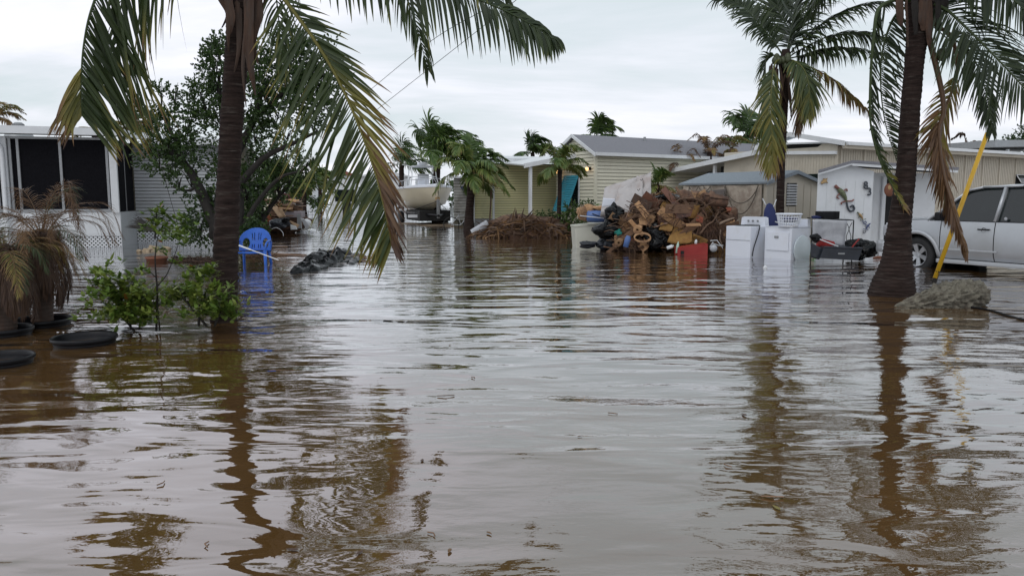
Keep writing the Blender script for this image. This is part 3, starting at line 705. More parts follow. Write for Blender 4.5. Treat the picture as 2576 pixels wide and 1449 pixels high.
for i,a in enumerate((-160,-120,-75,-35,20,60,100,140)):   # the rest of the crown above the frame
    dx,dy=math.cos(R(a)),math.sin(R(a)); ln=2.5+.4*rnd.random(); up=.5+.5*rnd.random()
    frond(pl,[top1,top1+V((dx*ln*.3,dy*ln*.3,up)),top1+V((dx*ln*.7,dy*ln*.7,up*1.1)),top1+V((dx*ln,dy*ln,up*.5-.3)),top1+V((dx*ln*1.15,dy*ln*1.15,up*.1-.8))],.75,.017,48,.03,droop=1.6,tint=.15,tip=.3,seed=20+i)
for i,(u,v,L2,wd) in enumerate(((572,-60,160,16),(590,-70,270,13),(632,-60,300,20),(648,-80,240,16),(610,-60,330,9),(560,-50,120,12),(660,-90,110,10),(640,-40,200,22),(583,-50,180,11))):
    m_=MB(); z_=-.18 if i%2==0 else -.10
    q=[(u,v,z_),(u+9*math.sin(i*2.1),v+L2*.35,z_-.03),(u+12*math.sin(i*1.3+1),v+L2*.7,z_-.05),(u+10*math.sin(i*3.7),v+L2,z_)]
    c_=catmull(PP(q,Y1),16); vs=[];fs=[]
    for j,p in enumerate(c_):
        s=j/15; ww=wd/1932*8*.5*(.4+.9*math.sin(s*2.6+.3))*(1-.7*s**3); tw=.6*noise.noise(V((s*2,i,0)))
        for e_ in (-1,-.3,.4,1): vs.append(p+V((math.cos(tw)*ww*e_, .02*e_*e_+math.sin(tw)*ww*e_, .01*noise.noise(V((e_*2,s*9,i))))))
    for j in range(15):
        for e_ in range(3): a=j*4+e_; fs.append((a,a+1,a+5,a+4))
    m_.add(vs,fs); m_.build('dead_sheath', SHEATH, pl, True)

# ---- right palm (near)
Y2=10.2; b0=P(2243,742,Y2); b0.z=-.3
pr=thing('coconut_palm','dark thick coconut palm at right with swollen foot and hanging dead frond','palm tree',(b0.x,b0.y,0))
trunk(pr,[b0]+PP([(2243,742),(2256,650),(2263,560),(2279,430),(2290,280),(2302,140),(2312,60),(2318,-60)],Y2),[.34,.30,.185,.140,.118,.114,.116,.15,.19],80,24,5,.06)
top2=P(2316,10,Y2)
D2=dict(tint=.05,tip=.2,rt=.3)
frond(pr,[top2]+PP([(2262,0,-.1),(2212,22,-.3),(2198,90,-.35),(2190,200,-.3),(2190,310,-.25),(2212,400,-.2),(2250,480,-.2),(2272,520,-.25)],Y2),.55,.016,145,.04,S=(0,.1,-1),phi=(80,45),droop=.28,t0=.20,sides=(.12,1),seed=31,tf=lambda u,s:.9*max(0,u*1.6-.9),tint=.08,tip=.25,rt=.3)
frond(pr,[top2]+PP([(2262,30,.2),(2230,90,.3),(2215,180,.3),(2225,300,.3),(2260,420,.3)],Y2),.5,.013,80,.03,S=(0,.2,-1),phi=(75,40),droop=.3,t0=.2,sides=(.1,1),seed=32,**D2)
frond(pr,[top2]+PP([(2372,20,-.2),(2430,70,-.4),(2500,140,-.6),(2570,215,-.7),(2650,310,-.8)],Y2),.75,.013,90,.035,S=(.5,.1,.75),phi=(72,32),droop=1.0,t0=.14,seed=33,**D2)
frond(pr,[top2]+PP([(2352,62,-.1),(2392,92,-.1),(2408,160,-.1),(2398,218,-.1),(2372,290,-.1),(2362,340,-.1),(2375,440,-.12),(2400,540,-.15),(2428,620,-.2)],Y2),.50,.015,95,.045,S=(1,.3,0),phi=(55,14),droop=.5,t0=.40,tint=.70,tip=.2,seed=34,rt=.8,tf=lambda u,s:-.25*max(0,.5-u))
frond(pr,[top2]+PP([(2372,250,-.2),(2362,330,-.22),(2372,430,-.25),(2398,530,-.3),(2430,635,-.32)],Y2),.42,.018,110,.05,S=(1,.2,0),phi=(20,6),droop=.4,t0=.3,tint=.85,tip=.1,seed=35,rt=.9)
frond(pr,[top2]+PP([(2400,-60,-.3),(2480,-50,-.5),(2560,10,-.7),(2620,70,-.8)],Y2),.6,.018,60,.03,S=(.4,.1,.8),droop=1.2,t0=.2,seed=36,**D2)
frond(pr,[top2]+PP([(2220,-70,.2),(2120,-60,.3),(2020,10,.3)],Y2),.6,.018,60,.03,droop=1.4,seed=37,**D2)
frond(pr,[top2]+PP([(2385,90,.3),(2440,130,.4),(2480,230,.5),(2495,330,.5)],Y2),.5,.016,50,.025,S=(1,.1,.2),phi=(60,25),droop=.8,t0=.25,seed=38,**D2)
for i,a in enumerate((-100,-60,60,100,150)):
    dx,dy=math.cos(R(a)),math.sin(R(a)); ln=2.6
    frond(pr,[top2,top2+V((dx*ln*.3,dy*ln*.3,.7)),top2+V((dx*ln*.7,dy*ln*.7,.9)),top2+V((dx*ln,dy*ln,.4))],.75,.018,44,.03,droop=1.6,seed=40+i,**D2)
m_=MB(); p=P(2370,138,Y2-.15); m_.lathe([(0,-.085),(.04,-.075),(.062,-.03),(.06,.03),(.035,.075),(0,.085)],p,14); m_.tube([p+V((0,0,.07)),P(2385,100,Y2-.1),P(2350,70,Y2)],.008,5)
m_.build('coconut', pm('green_husk',(.05,.06,.025),.5), pr, True)
for i,(u,v,L2,wd) in enumerate(((2262,0,70,30),(2300,-20,110,26),(2335,0,120,30),(2360,10,70,24),(2280,10,110,10),(2375,-10,50,30),(2320,20,60,34))):
    m_=MB(); q=[(u,v-30,-.17),(u+2,v+L2*.4,-.2),(u+4,v+L2,-.17)]; c_=catmull(PP(q,Y2),12); vs=[];fs=[]
    for j,p in enumerate(c_):
        s=j/11; ww=wd/1932*10*.42*(.3+.5*math.sin(s*2.8+.2))
        for e_ in (-1,0,1): vs.append(p+V((ww*e_,-.03*(1-e_*e_)+.01*rnd.random(),.02*rnd.random())))
    for j in range(11):
        for e_ in range(2): a=j*3+e_; fs.append((a,a+1,a+4,a+3))
    m_.add(vs,fs); m_.build('dead_sheath', BARK if i%2 else SHEATH, pr, True)

# ---- middle right palm
Y3=19.0; b0=P(1962,640,Y3); b0.z=-.3
pc=thing('coconut_palm','coconut palm behind the washing machines with yellowing drooping fronds','palm tree',(b0.x,b0.y,0))
trunk(pc,[b0]+PP([(1962,640),(1962,540),(1966,400),(1972,270),(1975,170),(1977,125)],Y3),[.13,.115,.10,.092,.09,.10,.13,.09],90,14,9,.04)
tp=P(1976,150,Y3)
def cf(l,Lm,**k):
    d=dict(n=90,wd=.024,r0=.03,seed=len(l)*7+int(l[-1][0]),tip=.25); d.update(k); frond(pc,[tp]+PP(l,Y3),Lm,**d)
cf([(1945,105),(1900,50),(1862,12,.3),(1812,-5,.5)],.55,droop=.6,tint=.05,t0=.2,S=(.5,.2,.8),phi=(75,40))
cf([(1990,80),(2002,10),(2020,-60),(2040,-130)],1.3,droop=.5,tint=.03,t0=.15,g=(1,0,-.3),n=80)
cf([(2000,90),(2040,20),(2110,-30),(2190,-50)],1.2,droop=.8,tint=.05,t0=.15,g=(.6,0,-1),n=80)
cf([(2010,110),(2070,60),(2150,20),(2250,5)],1.0,droop=1.1,tint=.06,t0=.15,n=80,g=(.4,0,-1))
cf([(2015,125),(2080,95),(2150,85),(2220,95)],.9,droop=1.5,tint=.08,t0=.2,n=70)
cf([(2020,140),(2060,128),(2130,124),(2220,135)],.85,droop=1.6,tint=.1,t0=.2,n=70)
cf([(1952,140),(1928,150),(1926,200),(1930,260),(1936,320),(1942,390)],.85,droop=.6,tint=.22,t0=.2,S=(1,.1,0),phi=(60,18),n=70,tf=lambda u,s:.35*max(0,u-.4))
cf([(1950,160,-.5),(1940,230,-.7),(1940,300,-.8),(1943,380,-.8),(1944,420,-.8)],.95,droop=.6,tint=.3,t0=.25,S=(1,.1,0),phi=(45,14),n=70,tf=lambda u,s:.3*u)
cf([(2000,155,-.4),(2025,180,-.6),(2036,230,-.7),(2035,290,-.7)],.95,droop=.7,tint=.28,t0=.2,S=(1,.1,.1),phi=(60,18),n=70,tf=lambda u,s:.25*max(0,u-.5))
cf([(1995,160,-.2),(2012,220,-.3),(2012,290,-.3),(2008,330,-.3)],.6,droop=.8,tint=.8,t0=.25,S=(1,.1,0),phi=(40,12),n=40)
cf([(2040,170),(2100,205),(2140,240),(2190,285)],.62,droop=2.4,tint=.62,t0=.3,n=60)
cf([(1990,90,.8),(1960,30,1.2),(1950,-40,1.4)],1.0,droop=.8,tint=.03,g=(.8,0,-.6))
for i in range(9):
    m_=MB(); p=P(1955+rnd.uniform(-15,35),150+rnd.uniform(-6,18),Y3-.15-.1*rnd.random()); vs,fs=ico(2); m_.add([V((q.x*.075,q.y*.075,q.z*.10))+p for q in vs],fs)
    m_.build('coconut', MATS['green_husk'], pc, True)
for i in range(12):
    m_=MB(); u=1962+rnd.uniform(-28,26); v=150+rnd.uniform(0,60); L2=rnd.uniform(60,130)
    m_.tube(catmull(PP([(u,v,-.1),(u+rnd.uniform(-8,8),v+L2*.5,-.15),(u+rnd.uniform(-10,10),v+L2,-.1)],Y3),8),[.05,.06,.07,.07,.06,.05,.03,.01],5,flat=.4); m_.build('dead_stalk', SHEATH, pc, True)

# ---- generic palms further off
def palm(u,vb,vc,Y,label,nf=14,Lf=1.8,Lm=.7,tint=.12,r=.11,wind=.5,seed=0,lean=0,wd=.03,tt=.1,minel=-10,name='coconut_palm'):
    rr=random.Random(seed); b_=P(u,vb,Y); b_.z=-.2; tp=P(u+lean,vc,Y)
    t=thing(name,label,'palm tree',(b_.x,b_.y,0))
    trunk(t,[b_,b_.lerp(tp,.35)+V((-.03,0,0)),b_.lerp(tp,.7),tp,tp+V((0,0,.25))],[r*1.5,r,r*.9,r*.9,r*.5],40,10,seed,.04)
    tp=tp+V((0,0,.15))
    for i in range(nf):
        a=2*math.pi*i/nf+rr.uniform(-.25,.25); el=R(rr.uniform(minel,75)); ln=Lf*rr.uniform(.8,1.1)
        d=V((math.cos(a)*math.cos(el)+wind*.35,math.sin(a)*math.cos(el),math.sin(el))).normalized()
        p1=tp+d*ln*.4; p2=p1+(d+V((wind*.4,0,-.35))).normalized()*ln*.35; p3=p2+(d+V((wind*.7,0,-1.1))).normalized()*ln*.35
        frond(t,[tp,p1,p2,p3],Lm,wd,(38 if wd>.02 else 40),.022,droop=1.1,g=(wind*.5,0,-1),tint=max(0,tint+rr.uniform(-.1,.15)+(tt if el<.2 else 0)),tip=.3,seed=seed*50+i,k=4,mat=(PALMG if tint<.45 else PALM))
    return t
palm(1100,560,400,40,'tall windblown coconut palm standing right behind the boat',20,2.3,1.0,.16,.20,.9,1,-2,.045)
palm(1180,575,440,28.6,'bushy coconut palm with swollen trunk between boat and yellow house',22,1.5,.62,.25,.16,.30,2,6,.035,.12,-22)
palm(1408,600,432,25.4,'slender young palm in front of the cream house gable',15,1.0,.42,.32,.075,.25,3,0,.022,.05,-8,'slender_palm')
palm(1010,540,420,52,'distant coconut palm just left of the boat tower',14,2.2,1.0,.08,.18,.8,4)
palm(1500,540,352,48,'palm crown rising behind the cream house ridge',12,1.6,.9,.03,.15,.6,5,0,.05)
palm(1340,540,392,52,'small windswept palm crown above the yellow house roof',12,1.5,.8,.05,.15,.9,6,0,.05)
palm(1875,560,352,36,'dark windblown palm crown left of the middle coconut palm',12,1.7,.9,.04,.16,.7,7,0,.045)
palm(766,535,480,52,'small palm in the far street beside the left debris heap',12,1.9,.8,.3,.16,.3,8,0,.05)
palm(335,560,325,27,'brown-tipped palm crown showing above the porch house roof end',8,.9,.4,.6,.12,.4,10,0,.018)
palm(240,560,338,26,'yellowed palm crown low above the porch house roof',9,.9,.35,.5,.12,.4,11,0,.018)
palm(-15,560,305,26,'palm with brown fronds behind the left end of the porch house',12,1.0,.35,.5,.12,.3,12,0,.018)
palm(1785,560,392,30.8,'battered palm with brown fronds above the beige carport',11,1.1,.30,.72,.10,.2,13,0,.014,.1,-30)
palm(1700,560,425,30.6,'brown palm clump touching the cream house wall',10,1.2,.28,.8,.10,-.5,14,0,.014,.1,-40)
palm(1840,560,386,31.2,'olive and brown palm top beside the middle coconut palm',10,.9,.28,.45,.10,.2,19,0,.014,.1,-30)
palm(1655,590,478,25,'young green palm beside the leaning quilted mattress',10,.7,.35,.25,.06,.5,15,0,.022,.3,-20)
palm(2440,540,385,40,'dead brown palm top behind the truck roof line',9,1.2,.5,.9,.12,.1,16,0,.05)
palm(805,530,470,60,'far palm beyond the white houses down the street',12,2.0,.8,.25,.16,.4,17,0,.05)
palm(690,540,462,44,'slim green palm behind the left debris heap',12,1.7,.7,.3,.13,.3,18,0,.04)

# ------------------------------------------------------------------ leafy plants
def leafcloud(mb, c_, rad, n, ls, rr, t0=.25, tv=.2, up=.25, per=9, wr=.38):
    """sprigs of small leaves spread through an ellipsoid"""
    c_=V(c_)
    for i in range(n//per):
        a=V((rr.gauss(0,1),rr.gauss(0,1),rr.gauss(0,1))).normalized(); q=rr.random()**.4
        o=V((a.x*rad[0],a.y*rad[1],a.z*rad[2]))*q+c_
        d=(a+V((rr.gauss(0,.5),rr.gauss(0,.5),up+rr.gauss(0,.5)))).normalized(); st=ls*per*.33
        tb=t0+rr.uniform(-tv,tv)
        for j in range(per):
            p=o+d*st*j/per; b_=V((rr.gauss(0,1),rr.gauss(0,1),rr.gauss(0,1)+.3)); b_=(b_-d*b_.dot(d)*.6).normalized(); e_=(b_*.8+d*.7).normalized()
            s_=e_.cross(V((rr.gauss(0,1),rr.gauss(0,1),rr.gauss(0,1)))).normalized(); L_=ls*rr.uniform(.7,1.2)
            tn=max(0,tb+rr.uniform(-.08,.08))
            mb.add([p,p+e_*L_*.45+s_*L_*wr,p+e_*L_,p+e_*L_*.45-s_*L_*wr],[(0,1,2,3)],[tn,tn,tn,tn])
def limb(mb,pts,r0,r1,n=10): 
    c_=catmull(pts,n); mb.tube(c_,[r0+(r1-r0)*i/(n-1) for i in range(n)],7)
def tree(name,label,limbs,clumps,Y,base,ls=.06,seed=0,t0=.2,cat='tree',mat=None,barkm=None,nscale=1.0,up=.25,wr=.38):
    rr=random.Random(seed); b_=P(*base,Y); t=thing(name,label,cat,(b_.x,b_.y,0))
    m_=MB()
    for pts,r0,r1 in limbs: limb(m_,PP(pts,Y),r0,r1)
    s_=Y/1932
    for (u,v,ru,rv,n,*e_) in clumps:   # twigs fan out from the clump's foot
        cc=P(u,v,Y+(e_[0] if e_ else 0))
        for q in range(5):
            d=V((rr.uniform(-1,1)*ru*s_,rr.uniform(-.5,.5)*ru*s_,rr.uniform(-.2,1)*rv*s_)); limb(m_,[cc-V((0,0,rv*s_*.7)),cc+d*.4,cc+d],.012*Y/18,.004*Y/18,6)
    m_.build('trunk' if cat=='tree' else 'stem', barkm or BARK, t, True)
    m_=MB()
    for (u,v,ru,rv,n,*e_) in clumps:
        cc=P(u,v,Y+(e_[0] if e_ else 0)); leafcloud(m_,cc,(ru*s_,max(ru,rv)*s_*.8,rv*s_),int(n*nscale*.95),ls,rr,(t0 if len(e_)<2 else e_[1]),.14,up,wr=wr)
    m_.build('crown' if cat=='tree' else 'leaves', mat or LEAF, t, False, True)
    return t
tree('leafy_tree','dark green leafy tree behind the left palm with several leaning trunks',
 [([(560,610),(530,540),(500,470),(470,420),(430,380)],.16,.07),([(470,420),(430,330),(405,270)],.06,.02),([(540,600),(560,480),(600,380),(640,300),(660,220)],.15,.05),
  ([(600,590),(600,470),(560,300),(550,180)],.14,.03),([(590,480),(660,400),(740,360),(800,330)],.09,.03),([(600,600),(640,520),(700,450),(760,430)],.08,.02),([(640,300),(720,230),(790,190),(850,200)],.06,.02),([(500,470),(470,480),(430,470)],.04,.015)],
 [(420,340,65,55,1500),(400,400,50,40,900),(470,300,50,60,900),(455,385,60,40,1000),(405,240,12,45,220),(440,250,10,40,160),(380,300,25,35,350),(490,235,15,30,170),(480,440,50,45,500),
  (555,130,38,32,700),(545,190,42,60,1400),(520,260,40,60,1200),(560,300,50,60,1200),(540,160,30,60,700),
  (720,130,60,50,1300),(780,160,60,60,1500),(690,200,70,60,1600),(760,230,70,50,1700),(820,200,45,45,900),(800,260,50,40,1000),(700,270,60,40,1100),(865,185,14,25,150),(840,130,12,30,120),(740,90,30,20,300),
  (640,250,40,70,1100),(650,170,30,50,600),(640,330,50,40,900),(720,330,60,30,500),(790,320,40,30,350),
  (520,520,60,50,1300,.3),(505,580,50,35,1100,.3),(600,540,50,60,1500,.3),(620,470,50,50,1100,.3),(570,420,50,40,700,.3),(450,460,20,25,120)],18.5,(560,612),.075,3,.30)
tree('understorey_tree','brownish green thicket tree leaning over the left debris heap',
 [([(640,590),(680,520),(740,450),(790,400)],.10,.03),([(650,590),(660,480),(640,380)],.09,.03)],
 [(650,420,60,50,1500),(700,460,50,45,1300,0,.25),(740,420,50,40,1000,0,.3),(635,510,42,50,1400),(615,580,42,35,1000),(700,390,60,35,700,0,.35),(770,440,30,30,400,0,.3),(760,480,25,20,250,0,.35),(625,565,38,40,900)],23.5,(645,592),.085,5,.30)
tree('low_bush','low dark bush with pale flowers behind the blue chair',[([(640,600),(650,580)],.03,.01)],[(632,588,36,20,900),(645,575,22,15,400)],17.5,(650,612),.06,6,.2,'bush')
tree('green_bush','glossy green bush at the foot of the cream house gable',[([(1440,590),(1440,560)],.03,.01)],[(1440,560,30,32,900),(1465,535,26,22,450),(1430,530,18,18,260),(1455,585,30,18,500),(1485,520,12,20,120)],25.2,(1440,597),.07,7,.42,'bush')
tree('green_bush','low green bush in the far street beside a pale cage',[([(800,520),(800,515)],.03,.01)],[(800,517,18,12,300),(815,510,14,10,250),(780,508,12,9,200)],52,(800,530),.13,8,.4,'bush')
tree('flower_clump','grassy green clump behind the dead frond heap',[([(1370,560),(1370,550)],.02,.01)],[(1372,548,22,10,300)],26.5,(1372,585),.08,9,.35,'bush')
# far wood closing the street
rr=random.Random(55); m_=MB()
for i in range(90):
    u=-500+i*42+rr.uniform(-20,20); Y=rr.uniform(95,130); p=P(u,500,Y); hh=rr.uniform(2.0,3.2)
    leafcloud(m_,(p.x,p.y,hh*.5),(3.2,2,hh*.62),260,.55,rr,.18,.12)
o=m_.build('far_woods', LEAF, None, False, True); o['kind']='stuff'; o['label']='low dark tree line closing the end of the flooded street'
tree('pine_tree','dark green tree seen under the far right roof edge',[([(2560,520),(2560,400)],.12,.05)],[(2560,378,60,24,1800),(2600,360,50,40,1500)],46,(2560,540),.16,12,.2)

# ---- near shrubs at left palm foot
def nearshrub(name,label,stems,clumps,Y,base,ls,seed,t0=.62,per=7):
    rr=random.Random(seed); b_=P(*base,Y); t=thing(name,label,'shrub',(b_.x,b_.y,0)); m_=MB()
    for pts,r0 in stems: limb(m_,PP(pts,Y),r0,r0*.35)
    m_.build('stem', BARK, t, True); m_=MB(); s_=Y/1932
    for (u,v,ru,rv,n) in clumps:
        cc=P(u,v,Y+rr.uniform(-.15,.15))
        for i in range(int(n*1.6)):
            o=cc+V((rr.gauss(0,.62)*ru*s_,rr.gauss(0,.6)*ru*s_,rr.gauss(0,.62)*rv*s_)); o.z=max(o.z,.05)
            ax=V((rr.gauss(0,.5),rr.gauss(0,.5),1)).normalized(); tb=t0+rr.uniform(-.15,.14)
            for j in range(per):
                a=rr.uniform(0,6.28); d=(ax*rr.uniform(.1,1.1)+V((math.cos(a),math.sin(a),0))).normalized(); L_=ls*rr.uniform(.6,1.15)
                leaflet(m_,o+ax*rr.uniform(-.02,.04),d,L_,L_*.2,V((-d.z*.5,0,1)).normalized(),V((0,0,-1)),.3,4,(1.0 if rr.random()<.006 else min(.86,tb+rr.uniform(-.10,.08))),.0)
    m_.build('leaves', LEAF, t, True, True); return t
nearshrub('green_shrub','dense bright green shrub left of the near palm foot',[([(330,830),(320,780),(290,730)],.012),([(350,830),(360,770),(370,740)],.012),([(340,835),(300,790),(270,760)],.01)],
 [(270,735,40,30,22),(320,800,60,22,20),(285,700,35,25,16),(300,740,50,30,34),(330,770,60,30,40),(290,790,50,22,26),(360,760,40,30,24),(350,800,45,15,20),(250,690,14,14,5)],7.35,(335,828),.10,21,.76)
nearshrub('green_shrub','bright green shrub wrapped round the near palm foot',[([(500,820),(505,760),(540,700)],.012),([(520,820),(470,760),(450,720)],.012),([(540,820),(560,770),(580,740)],.012)],
 [(500,700,35,25,18),(470,735,45,22,24),(525,735,40,25,22),(560,770,40,20,18),(530,790,50,18,22),(500,765,50,25,26),(590,795,16,10,5),(440,745,20,12,6),(535,690,15,15,6)],7.3,(520,825),.095,22,.76)
nearshrub('thin_sapling','tall thin sapling with sparse leaves between the two shrubs',[([(393,832),(396,740),(390,650),(398,590)],.011),([(402,832),(398,780)],.009),([(396,720),(420,690),(440,640),(450,610)],.006),([(394,700),(370,680),(350,690)],.005)],
 [(400,640,14,14,4),(440,655,16,10,4),(360,688,24,9,6),(435,600,16,12,5),(455,590,12,10,4),(350,720,14,12,4),(470,610,14,14,4),(425,770,16,18,6),(375,780,14,20,5)],7.3,(397,832),.075,23,.68)
nearshrub('potted_plant','leafy potted plant standing in the water before the porch house',[([(390,600),(392,560),(395,530)],.02)],
 [(395,540,20,20,14),(380,570,28,16,14),(410,585,22,14,10),(425,552,14,8,4)],15.5,(392,618),.15,24,.66)
p=P(392,612,15.5); mb=MB(); mb.lathe([(.16,-.25),(.2,.06),(.215,.06),(.215,.1),(.18,.1),(.17,.0),(0,.0)],(p.x,p.y,.0),20)
single('plant_pot',mb,TERRA,'brown plant pot under the leafy potted plant by the porch','plant pot',(p.x,p.y,-.25),smooth=True)
nearshrub('potted_plant','small leafy plant by the lattice right of the potted plant',[([(470,612),(462,570)],.015)],[(458,560,16,14,10),(470,585,20,10,9),(450,590,14,10,6)],15.3,(465,618),.13,25,.64)

# ---- browned date palms in tubs at far left
def datepalm(u,vb,vc,Y,label,seed,nf=22,Lf=1.0,brown=.85,hang=8):
    rr=random.Random(seed); b_=P(u,vb,Y); tp=P(u,vc,Y); b_.z=-.1; t=thing('pygmy_date_palm',label,'palm tree',(b_.x,b_.y,0))
    trunk(t,[b_,b_.lerp(tp,.5)+V((.02,0,0)),tp,tp+V((0,0,.1))],[.10,.085,.09,.04],34,12,seed,.12,mat=SHEATH)
    for i in range(nf):
        a=2*math.pi*i/nf+rr.uniform(-.3,.3); el=R(rr.uniform(5,75)); d=V((math.cos(a)*math.cos(el),math.sin(a)*math.cos(el),math.sin(el))); ln=Lf*rr.uniform(.7,1.05)
        p1=tp+d*ln*.4; p2=p1+(d+V((0,0,-.7))).normalized()*ln*.35; p3=p2+(d*.6+V((0,0,-1.4))).normalized()*ln*.35
        frond(t,[tp,p1,p2,p3],.19,.0030,46,.006,droop=.5,tint=(brown if rr.random()<.75 else .22)+rr.uniform(-.1,.05),tvar=.08,tip=.1,seed=seed*90+i,k=3,phi=(55,25),rt=.8)
    for i in range(hang):
        a=2*math.pi*i/hang+rr.uniform(-.2,.2); d=V((math.cos(a),math.sin(a),0)); ln=rr.uniform(.55,.9)*(tp.z/1.0)
        frond(t,[tp,tp+d*.12+V((0,0,.05)),tp+d*.2+V((0,0,-ln*.35)),tp+d*.22+V((0,0,-ln*.75)),tp+d*.2+V((0,0,-ln))],.22,.0035,70,.010,droop=1.0,tint=.95,tvar=.05,tip=.05,seed=seed*70+i,k=3,phi=(28,10),rt=1.0,name='dead_frond')
    return t
datepalm(105,830,600,7.9,'browned pygmy date palm in a black tub left of the shrubs',61,26,1.0,.88,18)
datepalm(10,850,640,7.3,'greener pygmy date palm cut by the left edge of the picture',62,20,.8,.7,16)
datepalm(45,830,660,8.6,'second browned date palm behind the pair at the left edge',63,18,.8,.9,14)
def tub(u,v,Y,r,label):
    p=P(u,v,Y); t=MB()
    t.lathe([(r*.8,-.25),(r*.95,.0),(r,.035),(r*1.05,.04),(r*1.06,.06),(r*1.03,.072),(r*.98,.06),(r*.96,.03),(r*.9,-.06),(0,-.06)],(p.x,p.y,0),40)
    # wall ribs
    for z in (.015,): t.lathe([(r*.97,z-.005),(r*.985,z),(r*.97,z+.005)],(p.x,p.y,0),40)
    return single('plant_tub',t,BLACKP,label,'plant tub',(p.x,p.y,-.25),'black nursery tubs standing in the flood',True)
tub(212,842,6.75,.255,'empty black nursery tub in front of the shrubs')
tub(0,888,5.9,.225,'black nursery tub cut by the left edge of the picture')
tub(105,808,7.75,.27,'black nursery tub holding the browned date palm')
tub(10,838,7.2,.24,'black nursery tub holding the greener date palm')
# ------------------------------------------------------------------ blue chair and things around it
p=P(640,660,15.0); p.z=-.17
ch=thing('plastic_chair','bright blue plastic garden chair standing in the flood','chair',p,R(4),local=True)
def arch_panel():
    mb=MB(); nx,nz=22,22; vs=[];fs=[]; keep=[]
    zb,zt,hw=.42,.86,.30
    def inside(x,z):
        # outline: straight sides, round top
        if z>zb+.20 and (x/hw)**2+((z-(zb+.20))/(zt-zb-.20))**2>1: return False
        # armrest cut-outs
        for s in(-1,1):
            if ((x-s*.185)/.062)**2+((z-.56)/.10)**2<1: return False
        # slots fanned
        for k in(-2,-1,1,2):
            xc=k*.035*(1+(z-.6)*1.6)
            if .62<z<.76 and abs(x-xc)<.007: return False
            if .46<z<.54 and abs(x-k*.04)<.006: return False
        return True
    nx,nz=90,64
    idx={}
    def vid(i,j):
        if (i,j) not in idx:
            x=-hw+2*hw*i/nx; z=zb+(zt-zb)*j/nz
            y=.18+.12*(z-zb)/(zt-zb)-1.1*x*x*1.2
            idx[(i,j)]=len(vs); vs.append(V((x,y,z)))
        return idx[(i,j)]
    for i in range(nx):
        for j in range(nz):
            x=-hw+2*hw*(i+.5)/nx; z=zb+(zt-zb)*(j+.5)/nz
            if inside(x,z): fs.append((vid(i,j),vid(i+1,j),vid(i+1,j+1),vid(i,j+1)))
    mb.add(vs,fs); return mb
o=arch_panel().build('backrest',BLUE,ch,True); md=o.modifiers.new('s','SOLIDIFY'); md.thickness=.012
m=MB(); sheet(m,[(-.25,-.24,.41),(.25,-.24,.41),(.22,.2,.39),(-.22,.2,.39)],.022,8,8,.006,4,1); m.tube([(-.25,-.25,.40),(0,-.27,.395),(.25,-.25,.40)],.018,6); m.build('seat',BLUE,ch,True)
for s in(-1,1):
    MB().tube(catmull([(s*.30,.12,.60),(s*.31,-.02,.62),(s*.305,-.2,.60),(s*.29,-.27,.52),(s*.28,-.27,.38)],14),[.022]*14,8,flat=.8).build('armrest',BLUE,ch,True)
    MB().tube([(s*.275,-.26,.44),(s*.285,-.29,.2),(s*.30,-.31,0)],[.046,.042,.036],8,flat=.7).build('leg',BLUE,ch,True)
    MB().tube([(s*.24,.18,.44),(s*.26,.24,.2),(s*.28,.28,0)],[.042,.038,.032],8,flat=.7).build('leg',BLUE,ch,True)
    MB().tube([(s*.30,.13,.60),(s*.285,.16,.5),(s*.255,.19,.40)],[.022,.028,.03],8).build('back_post',BLUE,ch,True)
m=MB(); a=P(602,618,14.55); b_=P(700,654,13.9); m.tube([a,a.lerp(b_,.3)],.016,8); m.tube([a.lerp(b_,.3),b_],.009,8)
single('paddle_pole',m,WHITE,'white pole leaning on the front of the blue chair','pole',b_)
def plank(name,label,cat,u0,v0,u1,v1,wd,th,mat,z=.01,group=None):
    a=Wp(u0,v0,z); b_=Wp(u1,v1,z); d=(b_-a).normalized(); s_=d.cross(V((0,0,1)))*wd/2
    m=MB(); m.prism([a-s_,b_-s_,b_+s_,a+s_],(0,0,th)); return single(name,m,mat,label,cat,(a+b_)/2,group)
plank('floating_board','dark board floating just behind the blue chair','board',680,622,722,622,.12,.03,WOODB)
plank('floating_board','long dark board floating between blue chair and black sheeting','board',665,640,768,644,.10,.03,WOODB)
plank('floating_board','thin wet board sticking out right of the black sheeting','board',868,655,942,660,.09,.025,WOODB)
# black plastic sheeting: one crumpled sheet, humped up over what it covers
m=MB(); A0=Wp(758,662); B0=Wp(925,652); nx,ny=96,56; vs=[];fs=[]
hump=[(.25,.62,.24,.28,.24),(.48,.66,.22,.28,.25),(.72,.72,.2,.22,.15),(.42,.22,.16,.2,.20),(.56,.28,.13,.18,.17),(.12,.5,.14,.2,.10),(.88,.6,.12,.2,.10)]
for i in range(nx+1):
    for j in range(ny+1):
        s_,t=i/nx,j/ny; x=A0.x+(B0.x-A0.x)*s_; y=Wp(820,692).y+(Wp(820,640).y-Wp(820,692).y)*t
        e_=max([0]+[hh*max(0,1-((s_-a)/ra)**2-((t-b_)/rb)**2)**.6 for a,b_,ra,rb,hh in hump])
        q=V((x*2.3,y*2.3,3)); f_=(1-abs(noise.noise(q)*2.4))*.5+(1-abs(noise.noise(q*2.3+V((5,0,0)))*2.2))*.3+(1-abs(noise.noise(q*5.1))*2)*.12
        z=-.03+e_*(.35+1.0*f_)
        vs.append(V((x+.05*noise.noise(q*3),y+.05*noise.noise(q*3+V((9,9,9))),z)))
for i in range(nx):
    for j in range(ny):
        a=i*(ny+1)+j; q=(a,a+ny+1,a+ny+2,a+1)
        if max(vs[k].z for k in q)>-.029: fs.append(q)
